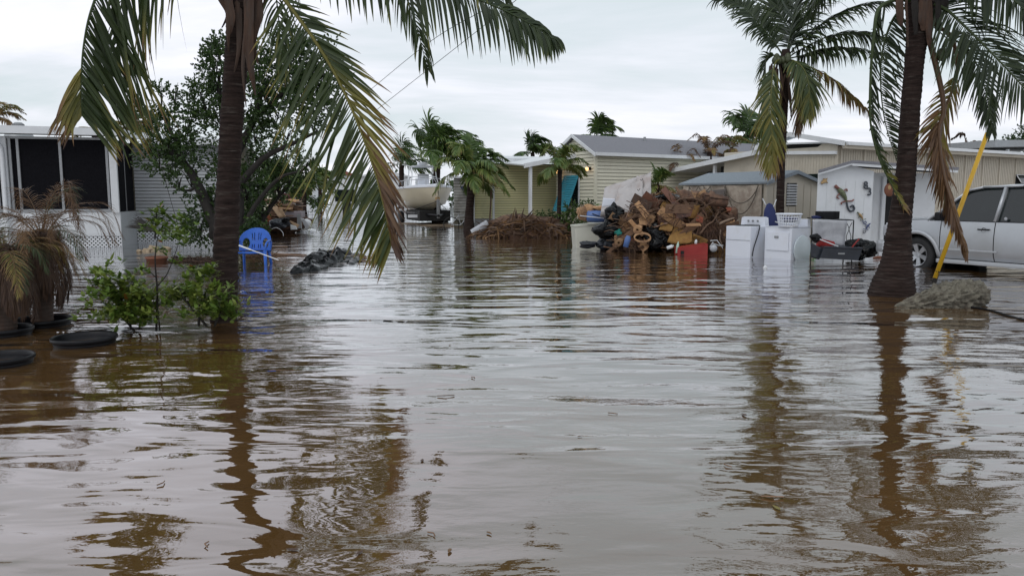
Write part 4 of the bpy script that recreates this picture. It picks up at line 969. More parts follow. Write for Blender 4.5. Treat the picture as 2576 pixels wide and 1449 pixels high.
m.add(vs,fs); p=Wp(820,670); single('plastic_sheeting',m,SHEETM,'crumpled black plastic sheeting floating right of the blue chair','plastic sheet',(p.x,p.y,0),smooth=True)
p=Wp(893,655); m=MB()
for k in range(40):
    a=p+V((rnd.uniform(-.25,.25),rnd.uniform(-.2,.2),rnd.uniform(0,.08))); m.tube([a,a+V((rnd.uniform(-.3,.3),rnd.uniform(-.2,.2),rnd.uniform(-.05,.1)))],.006,4)
single('twig_clump',m,WOODB,'clump of brown twigs snagged beside the black sheeting','twigs',p)
p=Wp(655,648); m=MB()
for k in range(60):
    a=p+V((rnd.uniform(-.25,.3),rnd.uniform(-.15,.1),rnd.uniform(-.02,.03))); m.tube([a,a+V((rnd.uniform(-.15,.15),rnd.uniform(-.1,.1),rnd.uniform(0,.16)))],.007,4)
single('leaf_litter',m,CLOTHB,'brown leaf litter drifted under the blue chair','leaf litter',p)
m=MB(); p=Wp(500,655)
for k in range(160):
    a=Wp(rnd.uniform(430,535),rnd.uniform(648,660),.01); m.tube([a,a+V((rnd.uniform(-.15,.15),rnd.uniform(-.1,.1),rnd.uniform(-.01,.05)))],.009,4)
single('leaf_litter',m,CLOTHB,'raft of brown twigs and litter left of the near palm','leaf litter',p)
for i,(u,v,r,lab) in enumerate(((370,632,.10,'small rough tan stone left of the rock row'),(386,628,.14,'rough tan stone in the middle of the rock row'),(400,636,.11,'low tan stone in front of the potted plant'),(417,630,.13,'rounded tan stone at the right of the rock row'),(350,634,.06,'pale shell-like stone at the left end of the rock row'))):
    p=Wp(u,v); m=MB(); blob(m,(p.x,p.y,.02),(r*.85,r*.7,r*.55),.4,2.5,i+30,3,.15); single('limestone_rock',m,CORAL,lab,'rock',(p.x,p.y,-.05),'tan stones in the water by the potted plant',True)
# dead fan frond beside the porch
t=thing('fallen_frond','dead grey palm frond leaning on the porch corner','palm frond',P(345,620,17.5))
for k in range(24):
    m=MB(); a=P(392,585,17.2); e_=P(312+k*2.4,528+abs(k-12)*2.6+k*.5+rnd.uniform(-5,5),17.5); leaflet(m,a,e_-a,(e_-a).length,.018,V((0,-1,.3)).normalized(),V((0,0,-1)),.25,4,.95,.0); m.build('leaflet',BARK,t,True,True)

# ------------------------------------------------------------------ helpers for debris
def bag(label,u0,u1,v0,v1,Y,seed,mat=None,knot=.25,cat='bin bag',group='black bin bags in the debris heap',base=None,fl=.8,name='bin_bag',crease=.13):
    s_=Y/1932; c_=P((u0+u1)/2,(v0+v1)/2,Y); rx=(u1-u0)/2*s_; rz=(v1-v0)/2*s_; m=MB()
    blob(m,c_,(rx*.86,max(rx,rz)*fl,rz*.84),.42,1.9,seed,5,crease*1.1,knot=knot); return single(name,m,mat or BAG,label,cat,(c_.x,c_.y,max(c_.z-rz,0)),group,True)
def quadsheet(name,label,cat,pts,Y,mat,thick=.01,amp=.02,fr=4,seed=0,group=None,dy=(0,0,0,0),rag=.0,curl=0,n=10,m_=8):
    q=[P(a,b_,Y+d) for (a,b_),d in zip(pts,dy)]; m=MB(); sheet(m,q,thick,n,m_,amp,fr,seed,curl,rag)
    c_=sum(q,V())/4; z=min(x.z for x in q); return single(name,m,mat,label,cat,(c_.x,c_.y,z),group,True)
def zx(x): return 1387.1+x*.2393
def zy(y): return 327+y*.2393
Z=lambda l:[(zx(a),zy(b_)) for a,b_ in l]
# ---- main heap: core mass of soaked stuff
YD=19.0
rr=random.Random(77); kinds=[]
def inheap():
    while True:
        u=rr.uniform(1545,1835); t=(u-1545)/290
        topv=562-66*math.sin(min(1,t*2.6)*math.pi/2)+ (42*max(0,t-.82)/.18)
        v=rr.uniform(topv,632); return u,v,topv
n_cl=0
mound=MB()
for (u,v,ru,rv,dy) in ((1590,600,60,50,.9),(1650,570,68,72,1.1),(1720,562,72,72,1.1),(1785,572,56,66,1.0),(1560,615,40,30,.8)):
    cpt=P(u,v,YD+dy); s_=YD/1932; blob(mound,cpt,(ru*s_,.8,rv*s_),.3,3,int(u),4,.2)
o=mound.build('debris_core',CLOTHB,None,True); o['kind']='stuff'; o['label']='dark sodden mass inside the large debris heap'
PINK=pm('dirty_insulation',(.24,.15,.11),.95,.3,9,.006,40,col2=(.12,.07,.05),objvar=.3)
labels={'board':('broken_board','broken brown board stuck in the large debris heap','board','broken boards in the large debris heap'),
 'card':('cardboard_scrap','torn piece of brown cardboard in the large debris heap','cardboard','torn cardboard in the large debris heap'),
 'cloth':('soaked_cloth','soaked brown cloth bundle in the large debris heap','cloth','soaked cloths in the large debris heap'),
 'must':('foam_scrap','mustard carpet scrap in the large debris heap','carpet scrap','mustard carpet scraps in the large debris heap')}
for i in range(280):
    u,v,tv=inheap(); Y=YD+rr.uniform(-.7,.3)*(.5+.5*(v-tv)/80); c_=P(u,v,Y)
    k=rr.choice(['board','board','card','card','cloth','cloth','cloth','must','board','board','card'])
    nm,lb,ct,gp=labels[k]; m=MB()
    if k=='board':
        a=rr.uniform(-.9,.9); L_=rr.uniform(.2,.7); d=V((math.cos(a),rr.uniform(-.5,.5),math.sin(a))).normalized(); e_=d.cross(V((rr.gauss(0,1),rr.gauss(0,1),rr.gauss(0,1)))).normalized(); f_=d.cross(e_)
        m.box(c_,(L_,rr.uniform(.03,.10),.02),Matrix((d,e_,f_)).transposed()); mt=WOODB
    elif k in('card','must'):
        a=V((rr.gauss(0,1),rr.gauss(0,.5),rr.gauss(0,.7))).normalized(); b_=a.cross(V((rr.gauss(0,.6),-1,rr.gauss(0,.6)))).normalized(); w1,w2=rr.uniform(.08,.22),rr.uniform(.06,.16)
        sheet(m,[c_-a*w1-b_*w2,c_+a*w1-b_*w2,c_+a*w1+b_*w2,c_-a*w1+b_*w2],.012 if k=='card' else .03,6,6,.06,5,i,rr.uniform(-.12,.12),.06); mt=CARD if k=='card' else MUST
    else:
        a=V((rr.gauss(0,1),rr.gauss(0,.4),rr.gauss(0,.5))).normalized(); b_=a.cross(V((rr.gauss(0,.5),-1,rr.gauss(0,.5)))).normalized(); w1,w2=rr.uniform(.12,.26),rr.uniform(.08,.17)
        sheet(m,[c_-a*w1-b_*w2,c_+a*w1-b_*w2,c_+a*w1+b_*w2,c_-a*w1+b_*w2],.02,12,10,.13,6,i,rr.uniform(-.1,.1),.12); mt=CLOTHB if i%4 else PINK
    single(nm,m,mt,lb,ct,c_,gp,k in('cloth','must'))
# fibrous roots/branches
for i,(l,r0,lab) in enumerate(((([(1270,830),(1330,740),(1450,720),(1560,740),(1650,820),(1710,900)]),.02,'long thin branch arching over the heap top'),(([(1760,990),(1850,950),(1925,925)]),.035,'pale broken branch sticking out at the right of the heap'),(([(1780,1050),(1770,1150),(1790,1200),(1805,1270)]),.018,'bent pale branch beside the white washer'),(([(1560,1100),(1640,1000),(1700,960),(1760,860)]),.03,'dark branch leaning at the right of the heap'))):
    m=MB(); limb(m,PP(Z(l),YD-.9),r0,r0*.4,14); single('branch',m,pm('bleached_wood',(.25,.18,.13),.8,.3) if i in(1,2) else WOODB,lab,'branch',PP(Z(l[-1:]),YD-.9)[0],smooth=True)
m=MB()
for k in range(260):
    a=P(zx(rr.uniform(1560,1720)),zy(rr.uniform(960,1040)),YD-.75+rr.uniform(-.1,.1)); b_=a+V((rr.uniform(-.15,.3),rr.uniform(-.12,.05),-rr.uniform(.2,.6))); m.tube([a,a.lerp(b_,.5)+V((rr.uniform(-.05,.05),0,.04)),b_],.007,4)
single('coconut_fibre',m,CLOTHB,'tangle of brown fibre spilling down right side of the large heap','plant fibre',P(zx(1640),zy(1100),YD-.8))
m=MB()
for k in range(420):
    u,v,tv=inheap(); a=P(u,max(v,tv-2),YD-rr.uniform(.35,.85)); d=V((rr.gauss(0,1),rr.gauss(0,.4),rr.gauss(0,.6))).normalized()*rr.uniform(.08,.35)
    m.tube([a,a+d*.5+V((0,0,rr.uniform(-.02,.04))),a+d],rr.uniform(.004,.011),4)
o=m.build('splinters',WOODB,None); o['kind']='stuff'; o['label']='broken twigs and splinters all over the large debris heap'
for q_ in range(24):
    u,v,tv=inheap(); a=P(u,max(v,tv+2),YD-rr.uniform(.45,.85)); t_=rr.uniform(-1.0,1.0); d=V((math.cos(t_),rr.uniform(-.3,.3),math.sin(t_))).normalized(); e_=d.cross(V((rr.gauss(0,.3),-1,rr.gauss(0,.3)))).normalized()
    m=MB(); m.box(a,(rr.uniform(.35,.85),rr.uniform(.06,.24),.018),Matrix((d,e_,d.cross(e_))).transposed()); single('broken_plywood',m,rr.choice([WOODB,CLOTHB,BROWNL,WOODB,CARD,SHEATH]),'flat broken plywood piece lying across the large debris heap','plywood',a,'broken plywood in the large debris heap')
# matted strips of carpet backing and torn fabric draped all over
for q_ in range(90):
    u,v,tv=inheap(); a=P(u,max(v,tv+1),YD-rr.uniform(.4,.8)); L_=rr.uniform(.2,.55); pts=[a]; d=V((rr.gauss(0,1),rr.gauss(0,.2),rr.gauss(-.2,.6))).normalized()
    for k in range(6): d=(d+V((rr.gauss(0,.35),rr.gauss(0,.2),rr.gauss(-.25,.35)))).normalized(); pts.append(pts[-1]+d*L_/6)
    m=MB(); m.tube(catmull(pts,12),rr.uniform(.015,.04),6,flat=.25); single('torn_strip',m,rr.choice([CARD,WOODB,CLOTHB,CLOTHB,PINK,SHEATH]),'torn strip of carpet or fabric draped over the large debris heap','fabric strip',a,'torn strips draped over the large debris heap',True)
# quilt over mattress
t=thing('quilted_mattress','grey-white stained mattress with loose cover leaning on the heap','mattress',P(1580,560,19.6))
m=MB(); q=PP(Z([(530,790),(960,900),(1035,480),(560,640)]),19.6)
q=[P(zx(520),zy(860),19.3),P(zx(960),zy(930),19.2),P(zx(1040),zy(450),20.0),P(zx(560),zy(610),20.1)]
sheet(m,q,.16,22,18,.035,2.6,4); m.build('mattress_body',QUILT,t,True)
m=MB(); q=[P(zx(860),zy(900),19.12),P(zx(1045),zy(800),19.15),P(zx(1052),zy(455),19.85),P(zx(900),zy(500),19.9)]
sheet(m,q,.02,20,14,.09,4.2,9,0,.03); m.build('loose_cover',QUILT,t,True)
m=MB(); sheet(m,[P(zx(640),zy(880),19.1),P(zx(960),zy(880),19.05),P(zx(960),zy(520),19.75),P(zx(700),zy(620),19.75)],.02,20,16,.07,3.4,15,0,.03); m.build('loose_cover',QUILT,t,True)
for (a,b_) in ((915,640),(895,745),(865,825),(945,535)):
    m=MB(); p=P(zx(a),zy(b_),19.0+(900-b_)/450*.55); m.tube([p+V((-.03,0,.03)),p,p+V((.04,0,.05))],.008,4); m.build('torn_stitch',BARK,t)
quadsheet('storage_cover','white plastic lid with rounded frame standing before the mattress','lid',Z([(530,810),(665,800),(670,725),(545,715)]),19.0,WHITEM,.02,.004,4,1)
# freezer
p=P(1484,607,19.9); fz=thing('chest_freezer','cream chest freezer tilted in the water left of the heap','freezer',(p.x,p.y,0),R(6),local=True)
m=MB(); m.box((.0,.3,.24),(.74,.62,.62),(0,R(-5),0),.02); m.build('cabinet',pm('cream_enamel',(.60,.60,.52),.35,.04,3,col2=(.5,.47,.38),thr=(.55,.9)),fz)
m=MB(); m.box((-.03,.3,.575),(.76,.65,.05),(0,R(-5),0),.015); m.build('lid',MATS['cream_enamel'],fz)
m=MB(); m.box((.14,-.015,.42),(.04,.01,.09),(0,R(-5),0)); m.build('label_plate',ALU,fz)
# tub on the freezer
p=P(1500,545,19.8); t=thing('blue_barrel','faded blue plastic barrel lying on top of the freezer','barrel',(p.x,p.y,.6))
m=MB(); M=Matrix.Rotation(R(90),3,'Y')@Matrix.Rotation(R(8),3,'X'); m.lathe([(0,-.24),(.13,-.24),(.15,-.21),(.155,0),(.15,.21),(.13,.24),(0,.24)],p,20,M); m.build('barrel_body',BLUEC,t,True)
m=MB(); m.tube(catmull([p+V((-.12,-.15,.08)),p+V((0,-.165,.03)),p+V((.14,-.15,-.02))],8),.012,5); m.build('handle',BLACKP,t)
m=MB(); m.tube([P(zx(300),zy(903),19.45),P(zx(555),zy(930),19.45)],.012,6); single('white_pole',m,WHITE,'thin white pole lying across the blue barrel','pole',P(zx(430),zy(915),19.45))
bag('crumpled tan paper sack behind the blue barrel',zx(265),zx(470),zy(790),zy(965),20.0,41,CARD,0,'sack',None,name='paper_sack')
bag('folded tan cloth right of the paper sack',zx(450),zx(650),zy(795),zy(850),19.9,42,CARD,0,'cloth',None,name='folded_cloth')
m=MB()
for k in range(7): m.box(P(zx(285+k*16),zy(860+k*5),19.75),(.012,.012,.42),(0,R(18-k*6),0))
single('broken_chair_back',m,WOODB,'broken wooden spindles standing left of the blue barrel','wood frame',P(zx(320),zy(950),19.75))
bag('glossy black bin bag peaked beside the blue barrel',zx(548),zx(765),zy(800),zy(1000),18.7,51,knot=.5)
bag('black bin bag slumped on the freezer front',zx(430),zx(710),zy(965),zy(1150),18.6,52)
bag('grey bin bag half sunk at the freezer foot',zx(450),zx(715),zy(1125),zy(1280),19.0,53,BAGG,.1)
bag('black bin bag tail floating left of the grey bag',zx(290),zx(480),zy(1165),zy(1245),19.0,54,BAGG,0)
bag('large black bin bag at the water in the heap middle',zx(935),zx(1260),zy(1025),zy(1285),18.3,55,knot=.3)
bag('black tarpaulin bundle on top of the heap',zx(1040),zx(1400),zy(665),zy(800),18.95,56,knot=0)
bag('teal cloth tucked between bag and carpet',zx(655),zx(745),zy(1040),zy(1115),18.4,57,pm('teal_cloth',(.02,.22,.18),.8,.2),0,'cloth',None,name='teal_cloth')
# brown leather panel
quadsheet('sofa_panel','brown leather sofa side standing upright in the heap','sofa part',Z([(1125,1020),(1400,1045),(1430,835),(1115,825)]),18.45,BROWNL,.12,.02,3,2)
quadsheet('carpet_piece','large mustard carpet fold low in the heap above the red panel','carpet',Z([(1215,1190),(1475,1195),(1470,1045),(1290,1035)]),18.0,MUST,.05,.05,4,3,None,(0,0,.4,.4),.03,.06)
quadsheet('carpet_piece','mustard carpet flap lying over the big black bag','carpet',Z([(1130,1050),(1270,1055),(1280,1010),(1150,985)]),18.05,MUST,.03,.04,5,4,None,(0,0,.2,.2),.04)
quadsheet('carpet_piece','upper mustard carpet fold beneath the black tarpaulin','carpet',Z([(1140,820),(1280,815),(1290,730),(1180,740)]),18.5,MUST,.03,.05,5,5,None,(0,0,.2,.2),.04)
quadsheet('cardboard_sheet','pale tan cardboard sheet upper right of the sofa side','cardboard',Z([(1270,825),(1480,835),(1440,780),(1300,790)]),18.2,CARD,.012,.02,5,6,None,(0,0,.3,.3),.04)
quadsheet('cardboard_sheet','tan cardboard flap left of the sofa side','cardboard',Z([(925,1000),(1055,1010),(1060,885),(915,900)]),18.3,MATS['cardboard'],.012,.02,5,7,None,(0,0,.2,.2),.04)
quadsheet('cardboard_sheet','light cardboard sheet sloping left below the mattress','cardboard',Z([(800,1050),(950,990),(940,930),(790,1000)]),18.4,CARD,.012,.02,5,8,None,(0,0,.2,.2),.04)
quadsheet('plywood_board','long edge-lit board slanting below the mattress','board',Z([(760,960),(1060,860),(1055,835),(760,935)]),18.3,WOODB,.03,.01,5,9)
quadsheet('rust_cloth','rust red cushion at the upper right of the heap','cushion',Z([(1715,770),(1820,770),(1815,705),(1725,700)]),18.8,CLOTHR,.10,.04,5,10,None,(0,0,.1,.1),.03)
quadsheet('rust_cloth','rust red cushion sliding down the right of the heap','cushion',Z([(1750,830),(1880,860),(1895,830),(1755,770)]),18.7,CLOTHR,.08,.04,5,11,None,(0,0,.1,.1),.03)
quadsheet('rust_cloth','orange-red cloth scrap right of the mustard roll','cloth',Z([(1520,960),(1590,985),(1595,920),(1530,900)]),18.2,CLOTHR,.03,.04,5,12)
quadsheet('curved_veneer','curved brown veneer board below the mustard roll','board',Z([(1415,1015),(1580,1010),(1560,980),(1410,985)]),18.1,CARD,.015,.02,3,13)
for i,(a,b_,r,L_,lab) in enumerate(((900,1055,.085,.5,'tan carpet roll with spiral end showing'),(705,1190,.075,.4,'brown carpet roll end low at left'),(1480,930,.10,.3,'upright mustard carpet roll beside the sofa side'),(1640,740,.13,.5,'rolled brown blanket on the heap top'),(1590,710,.10,.5,'thin rolled brown rug on the heap top'),(1040,950,.09,.4,'brown carpet roll left of the sofa side'))):
    p=P(zx(a),zy(b_),YD-.7-(.3 if b_>1000 else 0)); m=MB(); dd=V((.3,1,.1)).normalized() if i!=2 else V((.25,.1,1))
    if i in(3,4): dd=V((1,.3,-.1)).normalized()
    sp=[]; e1=dd.cross(V((0,0,1))).normalized() if i!=2 else V((1,0,0)); e2=dd.cross(e1).normalized()
    for k in range(40):
        th=k/40*3*2*math.pi; rad=r*(.25+.75*k/39); sp.append((e1*math.cos(th)+e2*math.sin(th))*rad)
    vs=[];fs=[]
    for k,q in enumerate(sp):
        n0=q.normalized()*.018
        vs+=[p+q,p+q+n0,p+q+dd*L_,p+q+n0+dd*L_]
    for k in range(39):
        a0=k*4; fs+=[(a0,a0+4,a0+5,a0+1),(a0,a0+2,a0+6,a0+4),(a0+1,a0+5,a0+7,a0+3)]
    m.add(vs,fs); single('carpet_roll',m,[CARD,CARD,MUST,CLOTHB,CLOTHB,CARD][i],lab,'carpet roll',p,None,True)
m=MB()
for k in range(3):
    cc=P(zx(955),zy(1125+k*6),18.0); m.tube([cc+V((.19*math.cos(x/16*6.28),-.05*k*.5+.05*math.sin(x/16*6.28),.10*math.sin(x/16*6.28))) for x in range(17)],.014,5)
single('coiled_strip',m,CARD,'loops of tan carpet edging left of the big black bag','carpet strip',P(zx(955),zy(1170),18.0))
p=P(zx(795),zy(1175),17.9); m=MB(); M=Matrix.Rotation(R(14),3,'Y'); m.lathe([(0,-.13),(.065,-.13),(.068,.08),(.05,.12),(.05,.14),(0,.14)],p,14,M); single('blue_jug',m,BLUEC,'blue plastic jug stuck low in the heap','jug',p-V((0,0,.13)),smooth=True)
# red panel
p=P(1742,638,17.35); t=thing('red_cabinet','red plastic cabinet floating at the water in front of the heap','cabinet',(p.x,p.y,0),R(-2),local=True)
m=MB(); m.prism([(-.34,0,-.1),(.34,0,-.1),(.34,0,.25),(-.34,0,.155)],(0,.4,0)); m.build('cabinet_body',RED,t); MB().box((-.23,-.012,.05),(.075,.02,.075)).build('vent',DARK,t)
for i,(a,b_,r,h_,mt,lab) in enumerate(((1325,1235,.03,.26,pm('pale_green_bottle',(.45,.6,.5),.4),'pale green bottle standing at the left of the red cabinet'),(1520,1175,.03,.1,WHITE,'small white bottle above the red cabinet'),(1250,1230,.04,.16,WHITE,'white carton floating left of the red cabinet'))):
    p=P(zx(a),zy(b_),17.4); m=MB(); m.lathe([(0,-h_/2),(r,-h_/2),(r,h_*.25),(r*.45,h_*.38),(r*.45,h_*.5),(0,h_*.5)],p,12,Matrix.Rotation(R(8 if i!=2 else 70),3,'Y')); single('bottle',m,mt,lab,'bottle',p-V((0,0,h_/2)),smooth=True)
p=P(zx(1705),zy(1245),17.3); m=MB(); m.lathe([(0,-.08)]+[(.085*math.cos(R(x)),.085*math.sin(R(x))) for x in range(-70,90,20)]+[(0,.085)],p,16); single('pale_ball',m,CLEARP,'pale blue-grey ball floating left of the white washer','ball',p-V((0,0,.08)),smooth=True)
m=MB()
for (l) in ([(1670,1165),(1740,1160),(1800,1240)],[(1690,1190),(1760,1215),(1805,1215)],[(1665,1230),(1700,1180)]): m.tube(PP(Z(l),17.5),.01,5)
single('chair_frame',m,WHITE,'bent white tubular chair frame half sunk beside the washer','chair frame',P(zx(1740),zy(1250),17.5))
# ---- dead frond heap in the middle
YH=25.0; rr=random.Random(5); fh=MB(); m=MB()
blob(m,P(1320,585,25.6),(1.45,.9,.50),.2,3,3,4,.15,zmin=-.1)
for k in range(1500):
    u=1318+rr.gauss(0,52); t=abs(u-1318)/125
    if t>1: continue
    v=rr.uniform(548+38*t**1.5,597); p=P(u,v,YH+rr.uniform(-.5,.4)); p.z=max(p.z,.0)
    d=V((rr.gauss(0,1),rr.gauss(0,.6),rr.gauss(.1,.45))).normalized(); L_=rr.uniform(.2,.55)
    leaflet(fh,p,d,L_,rr.uniform(.012,.035),V((rr.gauss(0,.5),-1,rr.gauss(0,.5))).normalized(),V((0,0,-1)),.7,4,rr.choice([.95,.88,.92,1.0,.8,.97,.72,.9]),.05)
o=fh.build('dead_frond_litter',PALM,None,True,True); o['kind']='stuff'; o['label']='heap of brown dead palm leaves lying in the water'
o=m.build('frond_heap_core',CLOTHB,None,True); o['kind']='stuff'
for i in range(26):
    u=rr.uniform(1220,1420); t=abs(u-1318)/110; v=rr.uniform(552+28*t,590); p=P(u,v,YH-.35+rr.uniform(-.2,.2)); p.z=max(p.z,.02)
    a=rr.uniform(-.5,.7); d=V((rr.choice([-1,1])*math.cos(a),rr.uniform(-.5,.1),math.sin(a))).normalized(); L_=rr.uniform(.35,.8)
    m=MB(); m.tube(catmull([p,p+d*L_*.5+V((0,0,.05)),p+d*L_],6),[.045,.03,.022,.018,.014,.008],6,flat=.5)
    single('dead_palm_stalk',m,SHEATH if i%3 else CARD,'dead palm stalk lying in the brown frond heap','palm stalk',p,'dead palm stalks in the frond heap',True)
for i,(u,v,ty) in enumerate(((1310,548,75),(1322,545,50),(1300,550,100))):
    p=P(u,v+6,YH); a=R(ty); m=MB(); d=V((math.cos(a),-.2,math.sin(a))); m.tube([p,p+d*.2,p+d*.42],[.07,.06,.015],6,flat=.4); single('stalk_stub',m,SHEATH,['broad brown stalk stub upright on the frond heap top','curved brown stalk stub leaning right on the frond heap top','short brown stalk stub leaning left on the frond heap top'][i],'palm stalk',p,None,True)
p=P(1208,575,25.0); m=MB(); M=Matrix.Rotation(R(60),3,'Y'); m.lathe([(.12,-.3),(.14,.3),(.15,.31),(.13,.31),(.11,-.28)],p,16,M); single('plastic_drum',m,CLEARP,'pale drainpipe end at the left tip of the frond heap','pipe',(p.x,p.y,0),smooth=True)

# ------------------------------------------------------------------ washer, dryer
def rounded(mb,x0,x1,y0,y1,z0,z1,b=.02): mb.box(((x0+x1)/2,(y0+y1)/2,(z0+z1)/2),(x1-x0,y1-y0,z1-z0),bev=b)
p=P(1886,644,16.6); wa=thing('washing_machine','white top-loading washing machine with lid open, next to the heap','washing machine',(p.x,p.y,0),R(-55),local=True)
# corner at origin; front face along -X
m=MB(); rounded(m,-.66,0,0,.64,-.25,.66); m.build('cabinet',WHITEM,wa)
m=MB(); m.lathe([(0,.014),(.235,.012),(.24,0)],(-.33,.30,.668),28); m.build('tub_shade_disc',DARK,wa,True)  # flat near-black disc stands for the shade inside the tub
m=MB(); m.lathe([(.245,.661),(.25,.672),(.235,.672)],(-.33,.30,0),28); m.build('tub_rim',ALU,wa,True)
m=MB(); rounded(m,-.58,-.08,.50,.54,.665,.70,.01); m.build('lid_hinge',WHITEM,wa)
m=MB(); m.prism([(-.66,.50,.66),(0,.50,.66),(-.02,.50,.84),(-.08,.50,.86),(-.58,.50,.86),(-.64,.50,.84)],(0,.12,0)); m.build('control_panel',WHITEM,wa)
for x in(-.45,-.33,-.2): MB().lathe([(.022,0),(.02,.02),(0,.022)],(x,.498,.77),12,Matrix.Rotation(R(90),3,'X')).build('knob',ALU,wa)
m=MB(); m.tube(catmull([(-.05,.3,.68),(.02,.28,.66),(.03,.2,.45),(.02,.1,.2),(.03,.05,.02)],14),.012,6); m.build('power_cord',BLACKP,wa,True)
m=MB(); m.box((-.33,-.004,.36),(.655,.006,.008)); m.build('seam',ALU,wa)
p=P(1989,652,16.0); dr=thing('clothes_dryer','white front-loading dryer with a laundry basket on top','clothes dryer',(p.x,p.y,0),R(-55),local=True)
m=MB(); rounded(m,-.66,0,0,.66,-.25,.655); m.build('cabinet',WHITEM,dr)
m=MB(); rounded(m,-.60,-.06,-.022,-.002,.17,.56,.012); m.build('door',WHITEM,dr)
m=MB(); rounded(m,-.40,-.30,-.035,-.024,.43,.48,.004); m.build('door_handle',ALU,dr)
m=MB(); rounded(m,-.665,.005,-.005,.665,.657,.675,.006); m.build('top_panel',WHITEM,dr)
m=MB(); m.prism([(-.66,.54,.676),(0,.54,.676),(-.02,.56,.83),(-.64,.56,.83)],(0,.10,0)); m.build('control_panel',WHITEM,dr)
# drum cover disc leaning on its side
t=thing('drum_cover','pale round plastic cover leaning against the dryer side','plastic cover',(p.x,p.y,0),R(-55),local=True)
m=MB(); m.lathe([(0,.0),(.28,.0),(.30,.012),(.28,.024),(0,.026)],(.02,.34,.20),32,Matrix.Rotation(R(90),3,'Y')@Matrix.Rotation(R(0),3,'X')); m.build('disc',pm('pale_blue_plastic',(.62,.70,.74),.35,.04,3),t,True)
# laundry basket
p=P(1985,565,15.85); bz=.678; cc=V((P(1984,565,16.2).x,16.2,bz)); t=thing('laundry_basket','white slotted plastic laundry basket standing on the dryer','laundry basket',cc)
m=MB(); m.lathe([(.19,0),(.19,.012),(0,.012)],cc,28); m.lathe([(.19,.0),(.196,.03),(.186,.03)],cc,28); m.build('bottom',WHITEM,t,True)
m=MB(); m.lathe([(.245,.245),(.27,.25),(.275,.265),(.255,.28),(.235,.27),(.24,.245)],cc,32); m.build('rim',WHITEM,t,True)
for k,(zz) in enumerate((.085,.14,.195)):
    r=.192+.05*zz/.25; m=MB(); m.lathe([(r,zz-.009),(r+.006,zz),(r,zz+.009),(r-.004,zz)],cc,30); m.build('band',WHITEM,t,True)
for k in range(26):
    a=2*math.pi*k/26; d=V((math.cos(a),math.sin(a),0)); m=MB(); m.tube([cc+d*.192+V((0,0,.01)),cc+d*.246+V((0,0,.255))],.0095,4); m.build('rib',WHITEM,t)
bag('dark clothes lying in the laundry basket',1968,2006,545,560,16.3,91,NAVY,0,'clothes',None,name='folded_clothes')
# ironing board
p=P(1940,560,17.3); t=thing('ironing_board','dark blue ironing board standing upright behind the machines','ironing board',(p.x,p.y,0))
m=MB(); pts=[(1923,572),(1921,560),(1924,530),(1930,515),(1936,511),(1943,514),(1950,530),(1957,560),(1960,572)]
q=PP(pts,17.3)+[P(1958,640,17.3),P(1925,640,17.3)]; m.prism(q[::-1],(0,.05,0)); m.build('padded_top',NAVY,t)
m=MB(); m.tube(PP([(1918,500),(1930,522),(1950,560)],17.38),.011,6); m.tube(PP([(1953,502),(1946,520),(1930,560)],17.38),.011,6); m.tube(PP([(1950,558),(1972,566)],17.2),.014,6); m.build('legs_frame',WHITE,t)
# floating cup
p=Wp(1921,675); m=MB(); m.lathe([(0,0),(.03,0),(.045,.05),(.04,.06),(0,.055)],(p.x,p.y,-.01),14,Matrix.Rotation(R(60),3,'Y')); single('floating_cup',m,WHITE,'white cup floating in front of the washing machines','cup',p,smooth=True)

# ------------------------------------------------------------------ things beside white shed
def zz7(a,b_): return ((1750+a/3.916)/1.0093,(330+b_/3.916)/1.0093)
p=P(2105,640,16.1); t=thing('metal_table','black metal side table with scrolled legs against the white shed','table',(p.x,p.y,0))
a0=P(*zz7(1215,885),16.2); a1=P(*zz7(1640,905),15.9)
m=MB(); m.prism([a0,a1,a1+V((.1,.5,0)),a0+V((.1,.5,0))],(0,0,.02)); m.build('table_top',BLACKP,t)
for q in(zz7(1550,905),zz7(1635,905),zz7(1225,890)):
    a=P(*q,16.0); m=MB(); m.tube([a,V((a.x,a.y,-.2))],.012,6); m.build('leg',BLACKP,t)
m=MB(); a=P(*zz7(1592,920),15.97); m.tube(catmull([a+V((-.06,0,0)),a+V((.0,0,-.14)),a+V((-.05,0,-.3)),a+V((.0,0,-.5))],10),.007,5); m.tube(catmull([a+V((.06,0,0)),a+V((.0,0,-.14)),a+V((.05,0,-.3)),a+V((.0,0,-.5))],10),.007,5); m.build('scroll',BLACKP,t)
p=P(*zz7(1400,888),16.15); m=MB(); m.box(p+V((0,.15,.085)),(.38,.3,.155),(0,0,R(14)),.012); m.box(p+V((0.14,.0,.085)),(.01,.012,.15)); single('black_crate',m,BLACKP,'black box standing on the metal table','crate',p)
bag('dark cloth bundle left of the black box on the table',*[zz7(1215,0)[0],zz7(1310,0)[0]],zz7(0,852)[1],zz7(0,888)[1],16.2,71,NAVY,0,'cloth',None,name='cloth_bundle')
